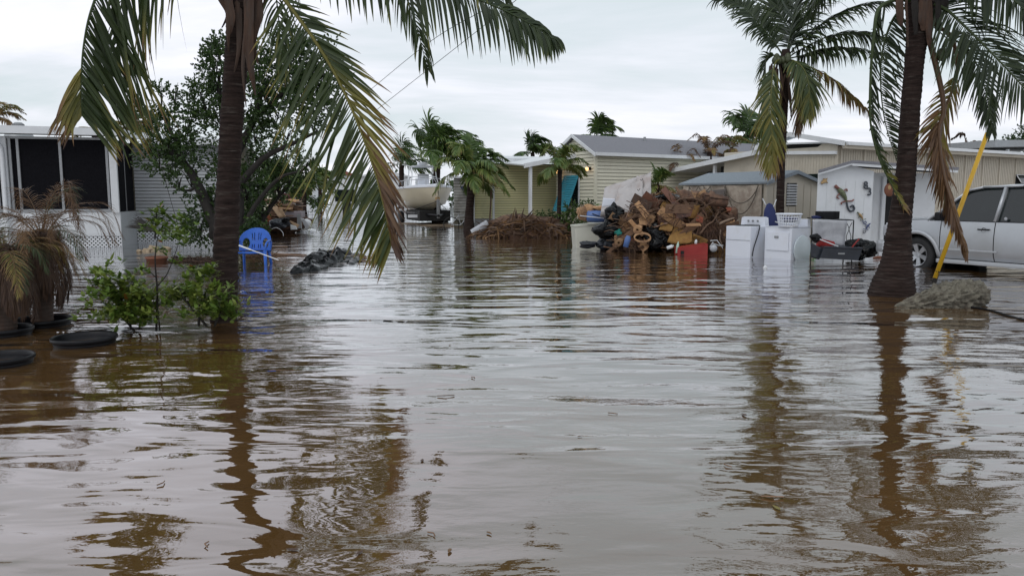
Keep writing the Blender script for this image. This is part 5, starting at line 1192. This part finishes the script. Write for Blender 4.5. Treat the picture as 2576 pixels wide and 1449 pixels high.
# clear tote
q=[P(*zz7(*x),15.6) for x in((1215,1120),(1530,1165),(1560,900),(1215,890))]; m=MB(); sheet(m,q,.012,10,8,.03,3,5,.05); 
single('plastic_tote',m,CLEARP,'cloudy clear plastic tote lid leaning under the metal table','tote',P(*zz7(1380,1165),15.6),smooth=True)
q=[P(*zz7(*x),15.2) for x in((1300,1275),(1680,1300),(1720,1180),(1340,1165))]
t=thing('grey_bin','dark grey storage bin floating by the white shed','storage bin',P(*zz7(1500,1300),15.2))
m=MB(); m.prism([q[0],q[1],q[2],q[3]],(.05,.4,.02)); m.build('bin_body',BAGG,t); m=MB(); m.tube([q[3],q[2]],.018,6); m.tube([q[2],q[2]+V((.05,.4,.02))],.018,6); m.build('rim',BAGG,t)
c_=(q[0]+q[1]+q[2]+q[3])/4; MB().box(c_+V((0,-.01,.0)),(.13,.015,.03)).build('label_plate',ALU,t)
quadsheet('grey_cover','grey lid propped left of the floating storage bin','lid',[zz7(*x) for x in((1215,1270),(1290,1290),(1340,1190),(1215,1120))],15.3,BAGG,.02,.01,3,3)
bag('large black bag with red tie right of the grey bin',zz7(1540,0)[0],zz7(1835,0)[0],zz7(0,1070)[1],zz7(0,1300)[1],15.7,72,group=None,knot=.1)
m=MB(); m.tube(catmull(PP([zz7(1690,1085),zz7(1650,1130),zz7(1610,1180)],15.25),6),.014,5); single('red_strap',m,RED,'red strap lying over the large black bag','strap',P(*zz7(1650,1180),15.3))
bag('small black bag behind the grey bin lid',zz7(1205,0)[0],zz7(1305,0)[0],zz7(0,1030)[1],zz7(0,1120)[1],15.5,73,group=None,knot=0)
m=MB(); m.tube(PP([zz7(1300,1090),zz7(1480,1160)],15.35),.012,5); single('white_rod',m,WHITE,'white rod lying across the clear tote','rod',P(*zz7(1480,1160),15.35))
quadsheet('red_fabric','red fabric behind the clear tote lid','cloth',[zz7(*x) for x in((1240,1170),(1450,1150),(1440,1110),(1300,1080))],15.45,RED,.02,.03,5,6)
m=MB(); m.tube([Wp(*zz7(1205,1250),.03),Wp(*zz7(1255,1283),.02)],.012,5); single('green_tube',m,pm('lime_plastic',(.15,.55,.1),.4),'small lime green tube floating by the dryer','tube',Wp(*zz7(1230,1270)))
m=MB(); m.prism([Wp(*zz7(1680,1290),.01),Wp(*zz7(1735,1312),.01),Wp(*zz7(1745,1302),.01),Wp(*zz7(1700,1285),.01)],(0,0,.02)); single('white_scrap',m,WHITE,'small white scrap floating right of the grey bin','scrap',Wp(*zz7(1710,1300)))
m=MB(); blob(m,Wp(*zz7(1885,1275)),(.12,.06,.04),.3,2,8,2); single('brown_brick_scrap',m,TERRA,'brown block at the foot of the white shed corner','block',Wp(*zz7(1885,1280)))
# rock
t0=Wp(2385,772); m=MB(); vs,fs=ico(5); out_=[]
for q in vs:
    x=q.x; t=(x+1)/2; rz=.05+.17*t**.9; ry=.08+.16*t
    if x>.75: rz*=1
    e_=1+.20*noise.noise(q*4)+.26*(noise.noise(q*12))+.28*noise.noise(q*28)
    out_.append(V((t0.x+(x*.62)*(1+.03*noise.noise(q*9)), t0.y+.15+q.y*ry*1.5*e_+.12*x, rz*q.z*1.25*e_+ (.0+.12*t))))
m.add(out_,fs); single('coral_rock',m,ROCK,'rough grey spongy log-shaped rock right of the near right palm','rock',(t0.x,t0.y,0),smooth=True)
m=MB(); m.tube(catmull([Wp(2400,768,.01),Wp(2480,778,.01),Wp(2560,800,.01),Wp(2620,812,.01)],14),.012,5); single('dark_hose',m,BLACKP,'thin dark hose lying in the water right of the rock','hose',Wp(2500,785))
# guy wire with yellow guard
a=P(2352,700,11.6); b_=P(2484,335,11.75); t=thing('guy_wire','steel guy wire with yellow plastic guard sleeve, slanting at right','guy wire',(a.x,a.y,0))
m=MB(); m.tube([a,b_],.032,12); m.build('guard_sleeve',YELP,t,True)
m=MB(); m.tube([P(2340,745,11.6),a.lerp(b_,.05)],.034,8); m.build('anchor_rod',BARK,t)
d=(b_-a); m=MB(); m.tube([b_-d*.02,b_+d*2.2],.0045,5); m.build('wire',ALU,t)
# overhead wires
for (l,lab) in (([(925,232),(1090,100),(1268,0),(1500,-130)],'upper overhead wire crossing the sky left of centre'),([(950,275),(1180,95),(1300,0),(1460,-130)],'lower overhead wire crossing the sky left of centre')):
    m=MB(); q=[P(x,y,48-i*7) for i,(x,y) in enumerate(l)]; m.tube(catmull(q,40),.017,4); single('overhead_wire',m,BARK,lab,'wire',q[0])
m=MB(); q=[P(395,380,17.3),P(448,570,17.0)]; m.tube(q,.006,4); single('slack_wire',m,BARK,'thin slack wire hanging before the grey siding','wire',q[1])

# ------------------------------------------------------------------ left debris heap
YL=27.5
def l10(a,b_): return (634+a*.1094,436+b_*.1094)
LZ=lambda l:[l10(*q) for q in l]
quadsheet('cardboard_sheet','large pale torn cardboard leaning on the left debris heap','cardboard',LZ([(620,1030),(760,1000),(520,680),(350,640)]),27.0,pm('pale_card',(.48,.33,.21),.85,.12),.03,.03,3,31,None,(0,0,.3,.3),.05)
quadsheet('cardboard_sheet','long tan board beside the torn cardboard in the left heap','cardboard',LZ([(700,980),(780,1000),(690,830),(620,830)]),26.8,MATS['pale_card'],.03,.01,3,32)
p=P(*l10(745,840),27.5); m=MB(); m.box(p+V((0,.3,.12)),(.5,.5,.22),(0,R(3),R(5)),.01); single('cardboard_box',m,CARD,'brown cardboard box on the left debris heap','box',p)
p=P(*l10(945,1040),27.2); t=thing('grey_table','grey upholstered bench lying in the left debris heap','bench',(p.x,p.y,0))
m=MB(); m.box(p+V((0,.2,.14)),(.62,.5,.22),bev=.04); m.build('seat',pm('grey_vinyl',(.25,.22,.24),.6,.15),t); m=MB(); m.box(p+V((.22,.0,-.1)),(.13,.13,.5)); m.build('leg',ALU,t)
p=P(*l10(320,1130),27.0); m=MB(); m.box(p+V((0,.2,.12)),(.29,.3,.24),(0,R(-8),R(10)),.02); single('terracotta_box',m,pm('rust_box',(.28,.09,.04),.7,.2),'rust brown box at the left end of the left heap','box',p)
bag('wide black tarpaulin bag at the front of the left debris heap',l10(400,0)[0],l10(870,0)[0],l10(0,1040)[1],l10(0,1290)[1],26.6,81,BAGG,0,group=None)
bag('small black bag on top of the wide tarpaulin bag',l10(660,0)[0],l10(870,0)[0],l10(0,1010)[1],l10(0,1130)[1],26.4,82,BAG,0,group=None)
quadsheet('white_board','white flat panel slipping into the water from the left heap','panel',LZ([(890,1300),(1040,1300),(1010,1220),(880,1180)]),26.3,WHITE,.03,.01,3,33)
quadsheet('white_basin','white basin tipped on its side right of the left heap','basin',LZ([(1250,1310),(1365,1250),(1180,1040),(1115,1030)]),26.4,CLEARP,.06,.03,3,34)
p=P(*l10(1270,1130),26.6); m=MB(); blob(m,p,(.13,.1,.12),.1,2,3,3,.02); single('white_bucket',m,WHITE,'white round bucket behind the tipped basin','bucket',p-V((0,0,.12)),smooth=True)
quadsheet('tan_plank','tan plank sloping from the bag to the water in the left heap','board',LZ([(1030,1270),(1090,1190),(870,1090),(860,1110)]),26.4,MATS['pale_card'],.03,.0,3,35)
quadsheet('roof_sheet','dark red roofing sheet behind the left debris heap','roof sheet',LZ([(640,640),(960,650),(830,480),(720,450)]),28.5,pm('dark_red_sheet',(.08,.025,.022),.7,.3),.03,.05,3,36)
rr=random.Random(9)
for k in range(46):
    a=P(*l10(rr.uniform(430,1050),rr.uniform(600,1230)),27.6+rr.uniform(-.5,.8)); ang=rr.uniform(-.3,.4); d=V((math.cos(ang),rr.uniform(-.3,.3),-math.sin(ang)*.6)).normalized(); m=MB()
    L_=rr.uniform(.4,1.3) if k<24 else rr.uniform(.2,.5); e_=d.cross(V((0,rr.uniform(-1,1),1))).normalized(); m.box(a,(L_,rr.uniform(.06,.2),.025),Matrix((d,e_,d.cross(e_))).transposed())
    single('broken_board',m,WOODB if k%3 else CARD,'broken brown board in the left debris heap','board',a,'broken boards in the left debris heap')
m=MB(); blob(m,P(*l10(750,1080),28.3),(.75,.5,.45),.3,3,4,3,.2); blob(m,P(*l10(560,1150),28.0),(.5,.4,.3),.3,3,6,3,.2); o=m.build('left_debris_core',CLOTHB,None,True); o['kind']='stuff'
m=MB(); m.tube(catmull(PP(LZ([(450,1290),(540,1250),(640,1290),(710,1370),(720,1449)]),20),14),.007,6); single('white_hose',m,WHITE,'pale hose looping out of the water behind the blue chair','hose',P(*l10(600,1300),20),smooth=True)
for i,(u,v) in enumerate(((776,583),(784,580),(760,584),(795,586))):
    p=Wp(u,v); m=MB(); blob(m,p,(.16,.1,.06),.4,3,i,3,.1); single('floating_scrap',m,WHITE,'pale scrap floating in front of the left debris heap','scrap',p,'pale scraps floating by the left heap',True)
m=MB(); p=P(785,522,40)
for k in range(7):
    for z in(0,.18,.36,.54): m.tube([V((p.x-.6+k*.2,p.y,0)),V((p.x-.6+k*.2,p.y,.6))],.012,4) if z==0 else m.tube([V((p.x-.6,p.y,z)),V((p.x+.6,p.y,z))],.012,4)
single('wire_cage',m,ALU,'pale wire cage standing by the far palm in the street','cage',(p.x,p.y,0))
plank('floating_sheet','white floating panel seen behind the hanging frond tips','panel',893,546,925,547,.4,.05,WHITE)

# ------------------------------------------------------------------ boat on trailer
p=P(1092,560,37.0)
bo=thing('sport_boat','cream centre-console sport boat with white tower, bow towards us','boat',(p.x+.0,p.y,-.2),R(-72),local=True)
BL=6.5; st=[]; K=22
for i in range(K+1):
    t=i/K; x=-.6+ -BL*(1-t)+1.6   # stern -> bow
    hb=1.30*(1-max(0,(t-.45)/.55)**2.3)**.9 if t>.45 else 1.30
    hb=max(hb,.02); cb=hb*(.80-.35*max(0,t-.5)*2*.6); cb=max(cb*(1-max(0,(t-.6)/.4)**1.6*.75),.012)
    zk=.78+.02*t+max(0,(t-.72)/.28)**2.2*.75; zc=1.12+.35*max(0,t-.5)**1.2*1.3; zs=1.82+.14*t
    if zc<zk+.05: zc=zk+.05
    st.append([(x,-hb,zs),(x,-hb*1.0*.96+0,zs-.12),(x,-(hb*.55+cb*.45),(zs+zc)/2-.05),(x,-cb,zc),(x,0,zk),(x,cb,zc),(x,(hb*.55+cb*.45),(zs+zc)/2-.05),(x,hb*.96,zs-.12),(x,hb,zs)])
m=MB(); vs=[q for s_ in st for q in s_]; W9=9; fs=[]
for i in range(K):
    for j in range(W9-1): a=i*W9+j; fs.append((a,a+1,a+W9+1,a+W9))
fs.append(tuple(range(W9))); m.add(vs,fs); m.build('hull',HULL,bo,True)
m=MB(); vs=[];fs=[]
for i,s_ in enumerate(st):
    x=s_[0][0]; hb=s_[-1][1]; zs=s_[0][2]; vs+=[(x,-hb-.04,zs),(x,-hb-.04,zs+.09),(x,-hb*.8,zs+.13),(x,0,zs+.16),(x,hb*.8,zs+.13),(x,hb+.04,zs+.09),(x,hb+.04,zs)]
for i in range(K):
    for j in range(6): a=i*7+j; fs.append((a,a+1,a+8,a+7))
fs.append(tuple(range(K*7,K*7+7))); m.add(vs,fs); m.build('deck',WHITEM,bo)
m=MB()
for sd in(-1,1): m.tube(catmull([V((s_[0][0],sd*s_[-1][1],s_[0][2]+.01)) for s_ in st[::3]]+[V(st[-1][0])],30),.028,6)
m.build('rub_rail',WHITE,bo)
m=MB()
for sd in(-1,1):
    rp=[V((st[i][0][0],sd*st[i][-1][1]*.92,st[i][0][2]+.38)) for i in (9,12,15,18,20,22)]; m.tube(catmull(rp,20),.016,5)
    for i in(9,12,15,18,20): m.tube([V((st[i][0][0],sd*st[i][-1][1]*.92,st[i][0][2]+.1)),V((st[i][0][0],sd*st[i][-1][1]*.92,st[i][0][2]+.38))],.013,5)
m.build('bow_rail',CHROME,bo)
m=MB(); rounded(m,-3.1,-2.4,-.30,.30,1.9,2.45,.06); m.build('console',WHITEM,bo)
m=MB(); m.prism([(-2.4,-.3,2.45),(-2.4,.3,2.45),(-2.5,.28,2.65),(-2.5,-.28,2.65)],(.02,0,0)); m.build('windshield',CLEARP,bo)
m=MB()
for sd in(-1,1):
    m.tube([(-2.0,sd*.75,1.9),(-2.2,sd*.62,2.5),(-2.35,sd*.60,3.0)],.026,6); m.tube([(-3.4,sd*.75,1.9),(-3.2,sd*.62,2.5),(-3.1,sd*.60,3.0)],.026,6)
    m.tube([(-2.0,sd*.75,1.9),(-3.2,sd*.62,2.6)],.02,6); m.tube([(-2.2,sd*.62,2.5),(-3.2,sd*.62,2.5)],.02,6); m.tube([(-2.3,sd*.6,3.0),(-2.3,sd*1.1,3.1)],.018,5)
for x in(-2.35,-3.1): m.tube([(x,-.6,3.0),(x,.6,3.0)],.026,6)
m.tube([(-2.2,-.62,2.5),(-2.2,.62,2.5)],.02,6); m.build('tower_frame',WHITE,bo)
m=MB(); m.box((-2.75,0,3.05),(.9,1.0,.03),bev=.012); m.build('tower_top',WHITE,bo); m=MB(); rounded(m,-2.9,-2.5,-.22,.22,3.08,3.24,.05); m.build('radar_box',WHITEM,bo)
tr=thing('boat_trailer','dark boat trailer with white cross bar under the cream boat','trailer',(p.x,p.y,0),R(-72),local=True)
m=MB(); 
for sd in(-1,1): m.tube([(-5.5,sd*.85,.55),(-.6,sd*.8,.5),(1.1,.0,.42)],.06,4)
for x in(-4.5,-2.8,-1.0): m.tube([(x,-.85,.5),(x,.85,.5)],.05,4)
m.build('frame',BLACKP,tr)
m=MB(); m.box((.95,0,.72),(.12,.12,.85)); m.box((.85,0,1.16),(.25,.08,.08)); m.build('winch_post',ALU,tr)
m=MB(); m.box((.8,.0,1.22),(.12,.2,.12)); m.build('winch',CLAY[3],tr)
m=MB(); m.tube([(.9,0,1.15),(.35,0,1.25)],.012,5); m.tube([(.9,0,1.1),(-1,-.9,.62)],.014,5); m.tube([(.9,0,1.1),(-1,.9,.62)],.014,5); m.build('winch_strap',BLACKP,tr)
MB().box((-.3,-.45,.38),(.06,1.5,.14)).build('cross_bar',WHITE,tr)
m=MB(); m.box((-1.5,0,.4),(3.5,1.5,.5)); m.build('hull_shade_box',DARK,tr)  # dark box added under the hull in place of its shade
for sd in(-1,1):
    m=MB(); m.lathe([(0,-.1),(.2,-.1),(.34,-.09),(.36,0),(.34,.09),(.2,.1),(0,.1)],(-2.6,sd*1.15,.22),20,Matrix.Rotation(R(90),3,'X')); w_=m.build('wheel',RUBBER,tr,True)
    m=MB(); m.lathe([(0,.105),(.16,.1),(.19,.11)],(-2.6,sd*1.15,.22),14,Matrix.Rotation(R(90*sd),3,'X')); m.build('rim',CHROME,w_,True)
    m=MB(); m.box((-2.6,sd*1.15,.66),(1.1,.26,.03)); m.build('mudguard',WHITE,tr)
    m=MB(); m.tube([(-1.2,sd*1.18,.3),(-1.2,sd*1.18,1.1)],.03,6); m.build('guide_post',WHITE,tr)
# bicycle between boat and palm
p=P(1160,572,33.0); t=thing('bicycle','dark bicycle half submerged between boat trailer and bushy palm','bicycle',(p.x,p.y,0),R(8),local=True)
for x in(-.42,.42):
    m=MB(); m.tube([(x+.32*math.cos(a*.2618),0,.12+.32*math.sin(a*.2618)) for a in range(25)],.02,5); m.build('wheel',RUBBER,t,True)
m=MB()
for a,b_ in (((-.42,0,.12),(-.1,0,.5)),((-.1,0,.5),(.32,0,.52)),((.32,0,.6),(.42,0,.12)),((-.42,0,.12),(-.02,0,.1)),((-.02,0,.1),(-.13,0,.62)),((-.02,0,.1),(.32,0,.5))): m.tube([a,b_],.016,5)
m.build('frame',CHROME,t); m=MB(); m.tube([(.3,-.22,.68),(.32,0,.64),(.3,.22,.68)],.014,5); m.build('handlebar',BLACKP,t); m=MB(); m.box((-.14,0,.65),(.2,.1,.04),bev=.015); m.build('saddle',BLACKP,t)
m=MB(); m.tube([P(1236,478,29.5),P(1232,560,29.5)],.035,6); single('bare_pole',m,WOODB,'thin bare wooden pole before the yellow house','pole',P(1232,566,29.5))

# ------------------------------------------------------------------ pickup truck
D0=.117; AXF=1.25; AXR=-1.95; wc=P(2310,640,14.4); ang=R(118); 
fx=V((math.cos(ang),math.sin(ang),0)); fy=V((-math.sin(ang),math.cos(ang),0))
ro=V((wc.x,wc.y,0))-fx*AXF*.92-fy*.80*.92
tk=thing('pickup_truck','silver four-door pickup truck parked in shallow water at the right edge','pickup truck',(ro.x,ro.y,-D0),ang,local=True)
tk.scale=(.92,.92,.92)
RW=.365; RA=.455
def belt(x): return 1.07 if x<.75 else 1.07+.02*(x-.75) 
def ys(x,z):
    y=.90-.05*((z-.75)/.4)**2 - (.04 if z<.45 else 0)*(1-(z-.3)/.15)
    if x>1.5: y-=.24*((x-1.5)/.6)**2
    if x<-2.4: y-=.05*((-2.4-x)/.3)
    return y
def sidepatch(x0,x1,z0,ztop,sg,nx=24,nz=14,arches=((AXF,.36),(AXR,.36))):
    m=MB(); vs=[];fs=[]
    for i in range(nx+1):
        x=x0+(x1-x0)*i/nx; zt=ztop(x) if callable(ztop) else ztop
        for j in range(nz+1):
            z=z0+(zt-z0)*j/nz; X_,Z_=x,z
            for ax,az in arches:
                d=math.hypot(x-ax,z-az)
                if RA-.09<d<RA+.0: s_=RA/d; X_=ax+(x-ax)*s_; Z_=az+(z-az)*s_
            vs.append(V((X_,sg*ys(X_,Z_),Z_)))
    for i in range(nx):
        for j in range(nz):
            a=i*(nz+1)+j; q=(a,a+1,a+nz+2,a+nz+1); cx_=sum(vs[k].x for k in q)/4; cz=sum(vs[k].z for k in q)/4
            if any(math.hypot(cx_-ax,cz-az)<RA-.02 for ax,az in arches): continue
            fs.append(q if sg<0 else q[::-1])
    m.add(vs,fs); return m
def hoodz(x,y): return 1.10+.05-.09*((x-.7)/1.4)**2-.05*(abs(y)/.88)**3-(.14*max(0,x-1.9)/.22 if x>1.9 else 0)
for sg in(1,-1):
    o=sidepatch(.762,2.12,.34,lambda x:hoodz(x,.86)-.012,sg,44,26).build('fender',SILVER,tk,True)
    o=sidepatch(-.28,.745,.34,belt,sg,16,14,()).build('front_door',SILVER,tk,True)
    m=MB(); m.tube([(-.20,sg*.895,.93),(-.16,sg*.93,.93),(-.02,sg*.93,.93),(.02,sg*.895,.93)],.015,6); m.build('handle',BLACKP,o,True)
    m=MB(); m.lathe([(.045,0),(.03,-.012),(0,-.014)],(-.09,sg*.897,.92),12,Matrix.Rotation(R(-90*sg),3,'X')); m.build('handle_cup',DARK,o)
    m=MB(); m.box((.19,sg*.895,.52),(1.1,.02,.035),bev=.008); m.build('door_moulding',SILVER,o)
    o=sidepatch(-1.28,-.297,.34,belt,sg,16,14,((AXR,.36),)).build('rear_door',SILVER,tk,True)
    m=MB(); m.tube([(-1.14,sg*.895,.93),(-1.10,sg*.93,.93),(-.98,sg*.93,.93),(-.94,sg*.895,.93)],.015,6); m.build('handle',BLACKP,o,True)
    o=sidepatch(-2.95,-1.295,.38,1.12,sg,40,26).build('cargo_bed_side',SILVER,tk,True)
    for ax in(AXF,AXR):
        m=MB(); pts=[V((ax+(RA+.02)*math.cos(R(a)),sg*(ys(ax+(RA)*math.cos(R(a)),.36+RA*math.sin(R(a)))+.015),.36+(RA+.02)*math.sin(R(a)))) for a in range(-8,190,9)]; m.tube(pts,.042,8,flat=.6); m.build('wheel_flare',SILVER,tk,True)
        m=MB(); m.lathe([(RA+.02,-.3),(RA+.02,0)],(ax,sg*.86,.36),28,Matrix.Rotation(R(-90*sg),3,'X')); m.lathe([(0,-.3),(RA+.02,-.3)],(ax,sg*.86,.36),28,Matrix.Rotation(R(-90*sg),3,'X')); m.build('wheel_well',DARK,tk,True)
        M=Matrix.Rotation(R(-90*sg),3,'X'); cw=V((ax,sg*.80,.365))
        m=MB(); m.lathe([(.225,.05),(.30,.075),(.345,.06),(.365,.02),(.365,-.16),(.34,-.2)],cw,40,M); tw=m.build('wheel',RUBBER,tk,True)
        m=MB()
        for k in range(40):
            a=2*math.pi*k/40; m.box(cw+V((.366*math.cos(a),-sg*.07,.366*math.sin(a))),(.014,.2,.03),(0,-a,0))
        m.build('tread',RUBBER,tw)
        m=MB(); m.lathe([(.228,.05),(.225,.065),(.212,.06),(.20,.0),(.18,-.05)],cw,36,M); m.lathe([(.0,.03),(.045,.028),(.06,.0),(.06,-.03)],cw,18,M)
        for k in range(6):
            a=2*math.pi*k/6+.3; d=V((math.cos(a),0,math.sin(a))); e_=V((-math.sin(a),0,math.cos(a))); o3=V((0,sg,0))
            q=[cw+d*.04-e_*.032+o3*.02,cw+d*.04+e_*.032+o3*.02,cw+d*.21+e_*.048+o3*.052,cw+d*.21-e_*.048+o3*.052]; m.prism(q,-o3*.03)
        m.build('rim',CHROME,tw); m=MB(); m.lathe([(0,-.06),(.2,-.06)],cw,28,M); m.build('brake_disc',DARK,tw)
# hood
m=MB(); nx,ny=16,14; vs=[];fs=[]
for i in range(nx+1):
    x=.70+1.42*i/nx
    for j in range(ny+1): y=-.86+1.72*j/ny; y2=y*(ys(x,1.0)/.90)*1.0; vs.append((x,y2,hoodz(x,y)))
for i in range(nx):
    for j in range(ny): a=i*(ny+1)+j; fs.append((a,a+1,a+ny+2,a+ny+1))
m.add(vs,fs); m.build('hood',SILVER,tk,True)
m=MB(); rounded(m,2.02,2.14,-.66,.66,.62,1.0,.05); m.build('grille',CHROME,tk); m=MB(); rounded(m,2.04,2.28,-.76,.76,.36,.62,.07); m.build('front_bumper',SILVER,tk)
for sg in(1,-1): m=MB(); rounded(m,1.95,2.13,sg*.66-.09,sg*.66+.09,.72,.95,.04); m.build('headlight',CLEARP,tk)
m=MB(); rounded(m,-2.85,2.0,-.78,.78,.30,.5,.03); rounded(m,-1.25,.70,-.84,.84,.5,1.03,.02); m.build('underbody',DARK,tk)
for sg in(1,-1): m=MB(); rounded(m,-1.25,.80,sg*.86-.05,sg*.86+.05,.25,.33,.02); m.build('side_sill',SILVER,tk)
# greenhouse
def gy(z): return .845-.23*((z-1.06)/.66)**1.3 if z>1.06 else .845
gp=[(1.02,1.08),(.38,1.66),(.1,1.735),(-.6,1.755),(-1.15,1.73),(-1.35,1.62),(-1.44,1.08)]
m=MB(); vs=[]; 
prof=[]
def side_pts(sg,inset): return [V((x,sg*(gy(z)-inset),z-(.012 if z>1.5 else 0))) for x,z in gp]
A_=side_pts(1,.03); B_=side_pts(-1,.03); k=len(A_); vs=A_+B_; fs=[tuple(range(k)),tuple(range(2*k-1,k-1,-1))]+[(i,i+k,(i+1)+k,i+1) for i in range(k-1)]
m.add(vs,fs); m.build('window_glass',GLASS,tk)
def strip(pts,wd,sg,th=.022):
    m=MB()
    for (a,b_) in zip(pts[:-1],pts[1:]):
        A=V((a[0],sg*gy(a[1]),a[1])); B=V((b_[0],sg*gy(b_[1]),b_[1])); m.tube([A,B],wd,8,flat=.55)
    return m
for sg in(1,-1):
    strip([(1.05,1.07),(.40,1.655),(.12,1.72),(-.6,1.74),(-1.15,1.715)],.045,sg).build('roof_rail',SILVER,tk,True)
    strip([(-.27,1.07),(-.30,1.70)],.06,sg).build('middle_pillar',SILVER,tk,True)
    strip([(-1.15,1.70),(-1.27,1.35),(-1.2,1.07)],.06,sg).build('rear_pillar',SILVER,tk,True)
    m=MB(); q=[(-1.15,1.73),(-1.35,1.62),(-1.44,1.07),(-1.25,1.07),(-1.3,1.35)]; m.prism([V((x,sg*(gy(z)),z)) for x,z in q],(0,-sg*.02,0)); m.build('rear_quarter',SILVER,tk)
    m=MB(); m.tube([V((x,sg*(gy(1.07)+.018),1.075)) for x in(1.0,.2,-1.2)],.012,5); m.build('belt_moulding',BLACKP,tk)
    m=MB(); m.box((.72,sg*.98,1.16),(.12,.2,.17),bev=.04); m.build('door_mirror',BLACKP,tk)
m=MB(); vs=[];fs=[]
rx=[.44,.2,-.2,-.6,-1.0,-1.3]; rz=[1.672,1.735,1.765,1.77,1.755,1.67]
for x,z in zip(rx,rz):
    for j in range(9): y=-.64+1.28*j/8; vs.append((x,y,z+.012-.05*(abs(y)/.64)**3))
for i in range(5):
    for j in range(8): a=i*9+j; fs.append((a,a+1,a+10,a+9))
m.add(vs,fs); m.build('roof',SILVER,tk,True)
m=MB(); rounded(m,-2.92,-1.42,-.78,.78,.5,.62,.02); m.build('bed_floor',BLACKP,tk); m=MB(); rounded(m,-2.97,-2.91,-.84,.84,.42,1.1,.02); m.build('tailgate',SILVER,tk)
m=MB(); m.lathe([(.03,0),(0,.002)],(-.45,.85,1.14),12,Matrix.Rotation(R(-90),3,'X')); m.build('window_sticker',CLEARP,tk)

# ---- small floating leaves and twigs
rr=random.Random(404)
for i in range(40):
    u=rr.uniform(60,2500); v=700+740*rr.random()**1.3
    if 480<u<640 and v<900: continue
    p=Wp(u,v,.006); m=MB(); a=rr.uniform(0,6.28); L_=rr.uniform(.025,.06)
    if i%3: leaflet(m,p,V((math.cos(a),math.sin(a),.05)),L_,L_*.22,V((0,0,1)),V((0,0,-1)),.1,4,rr.choice([.9,1.0,.6,.8]),.0); single('floating_leaf',m,PALM,'small fallen leaf floating on the open flood water','leaf',p,'leaves floating on the flood water',False,True)
    else: m.tube([p,p+V((math.cos(a)*L_*1.2,math.sin(a)*L_*.7,.003)),p+V((math.cos(a+.3)*L_*2.4,math.sin(a+.3)*L_*1.4,0))],.003,4); single('floating_twig',m,WOODB,'small dark twig floating on the open flood water','twig',p,'twigs floating on the flood water')
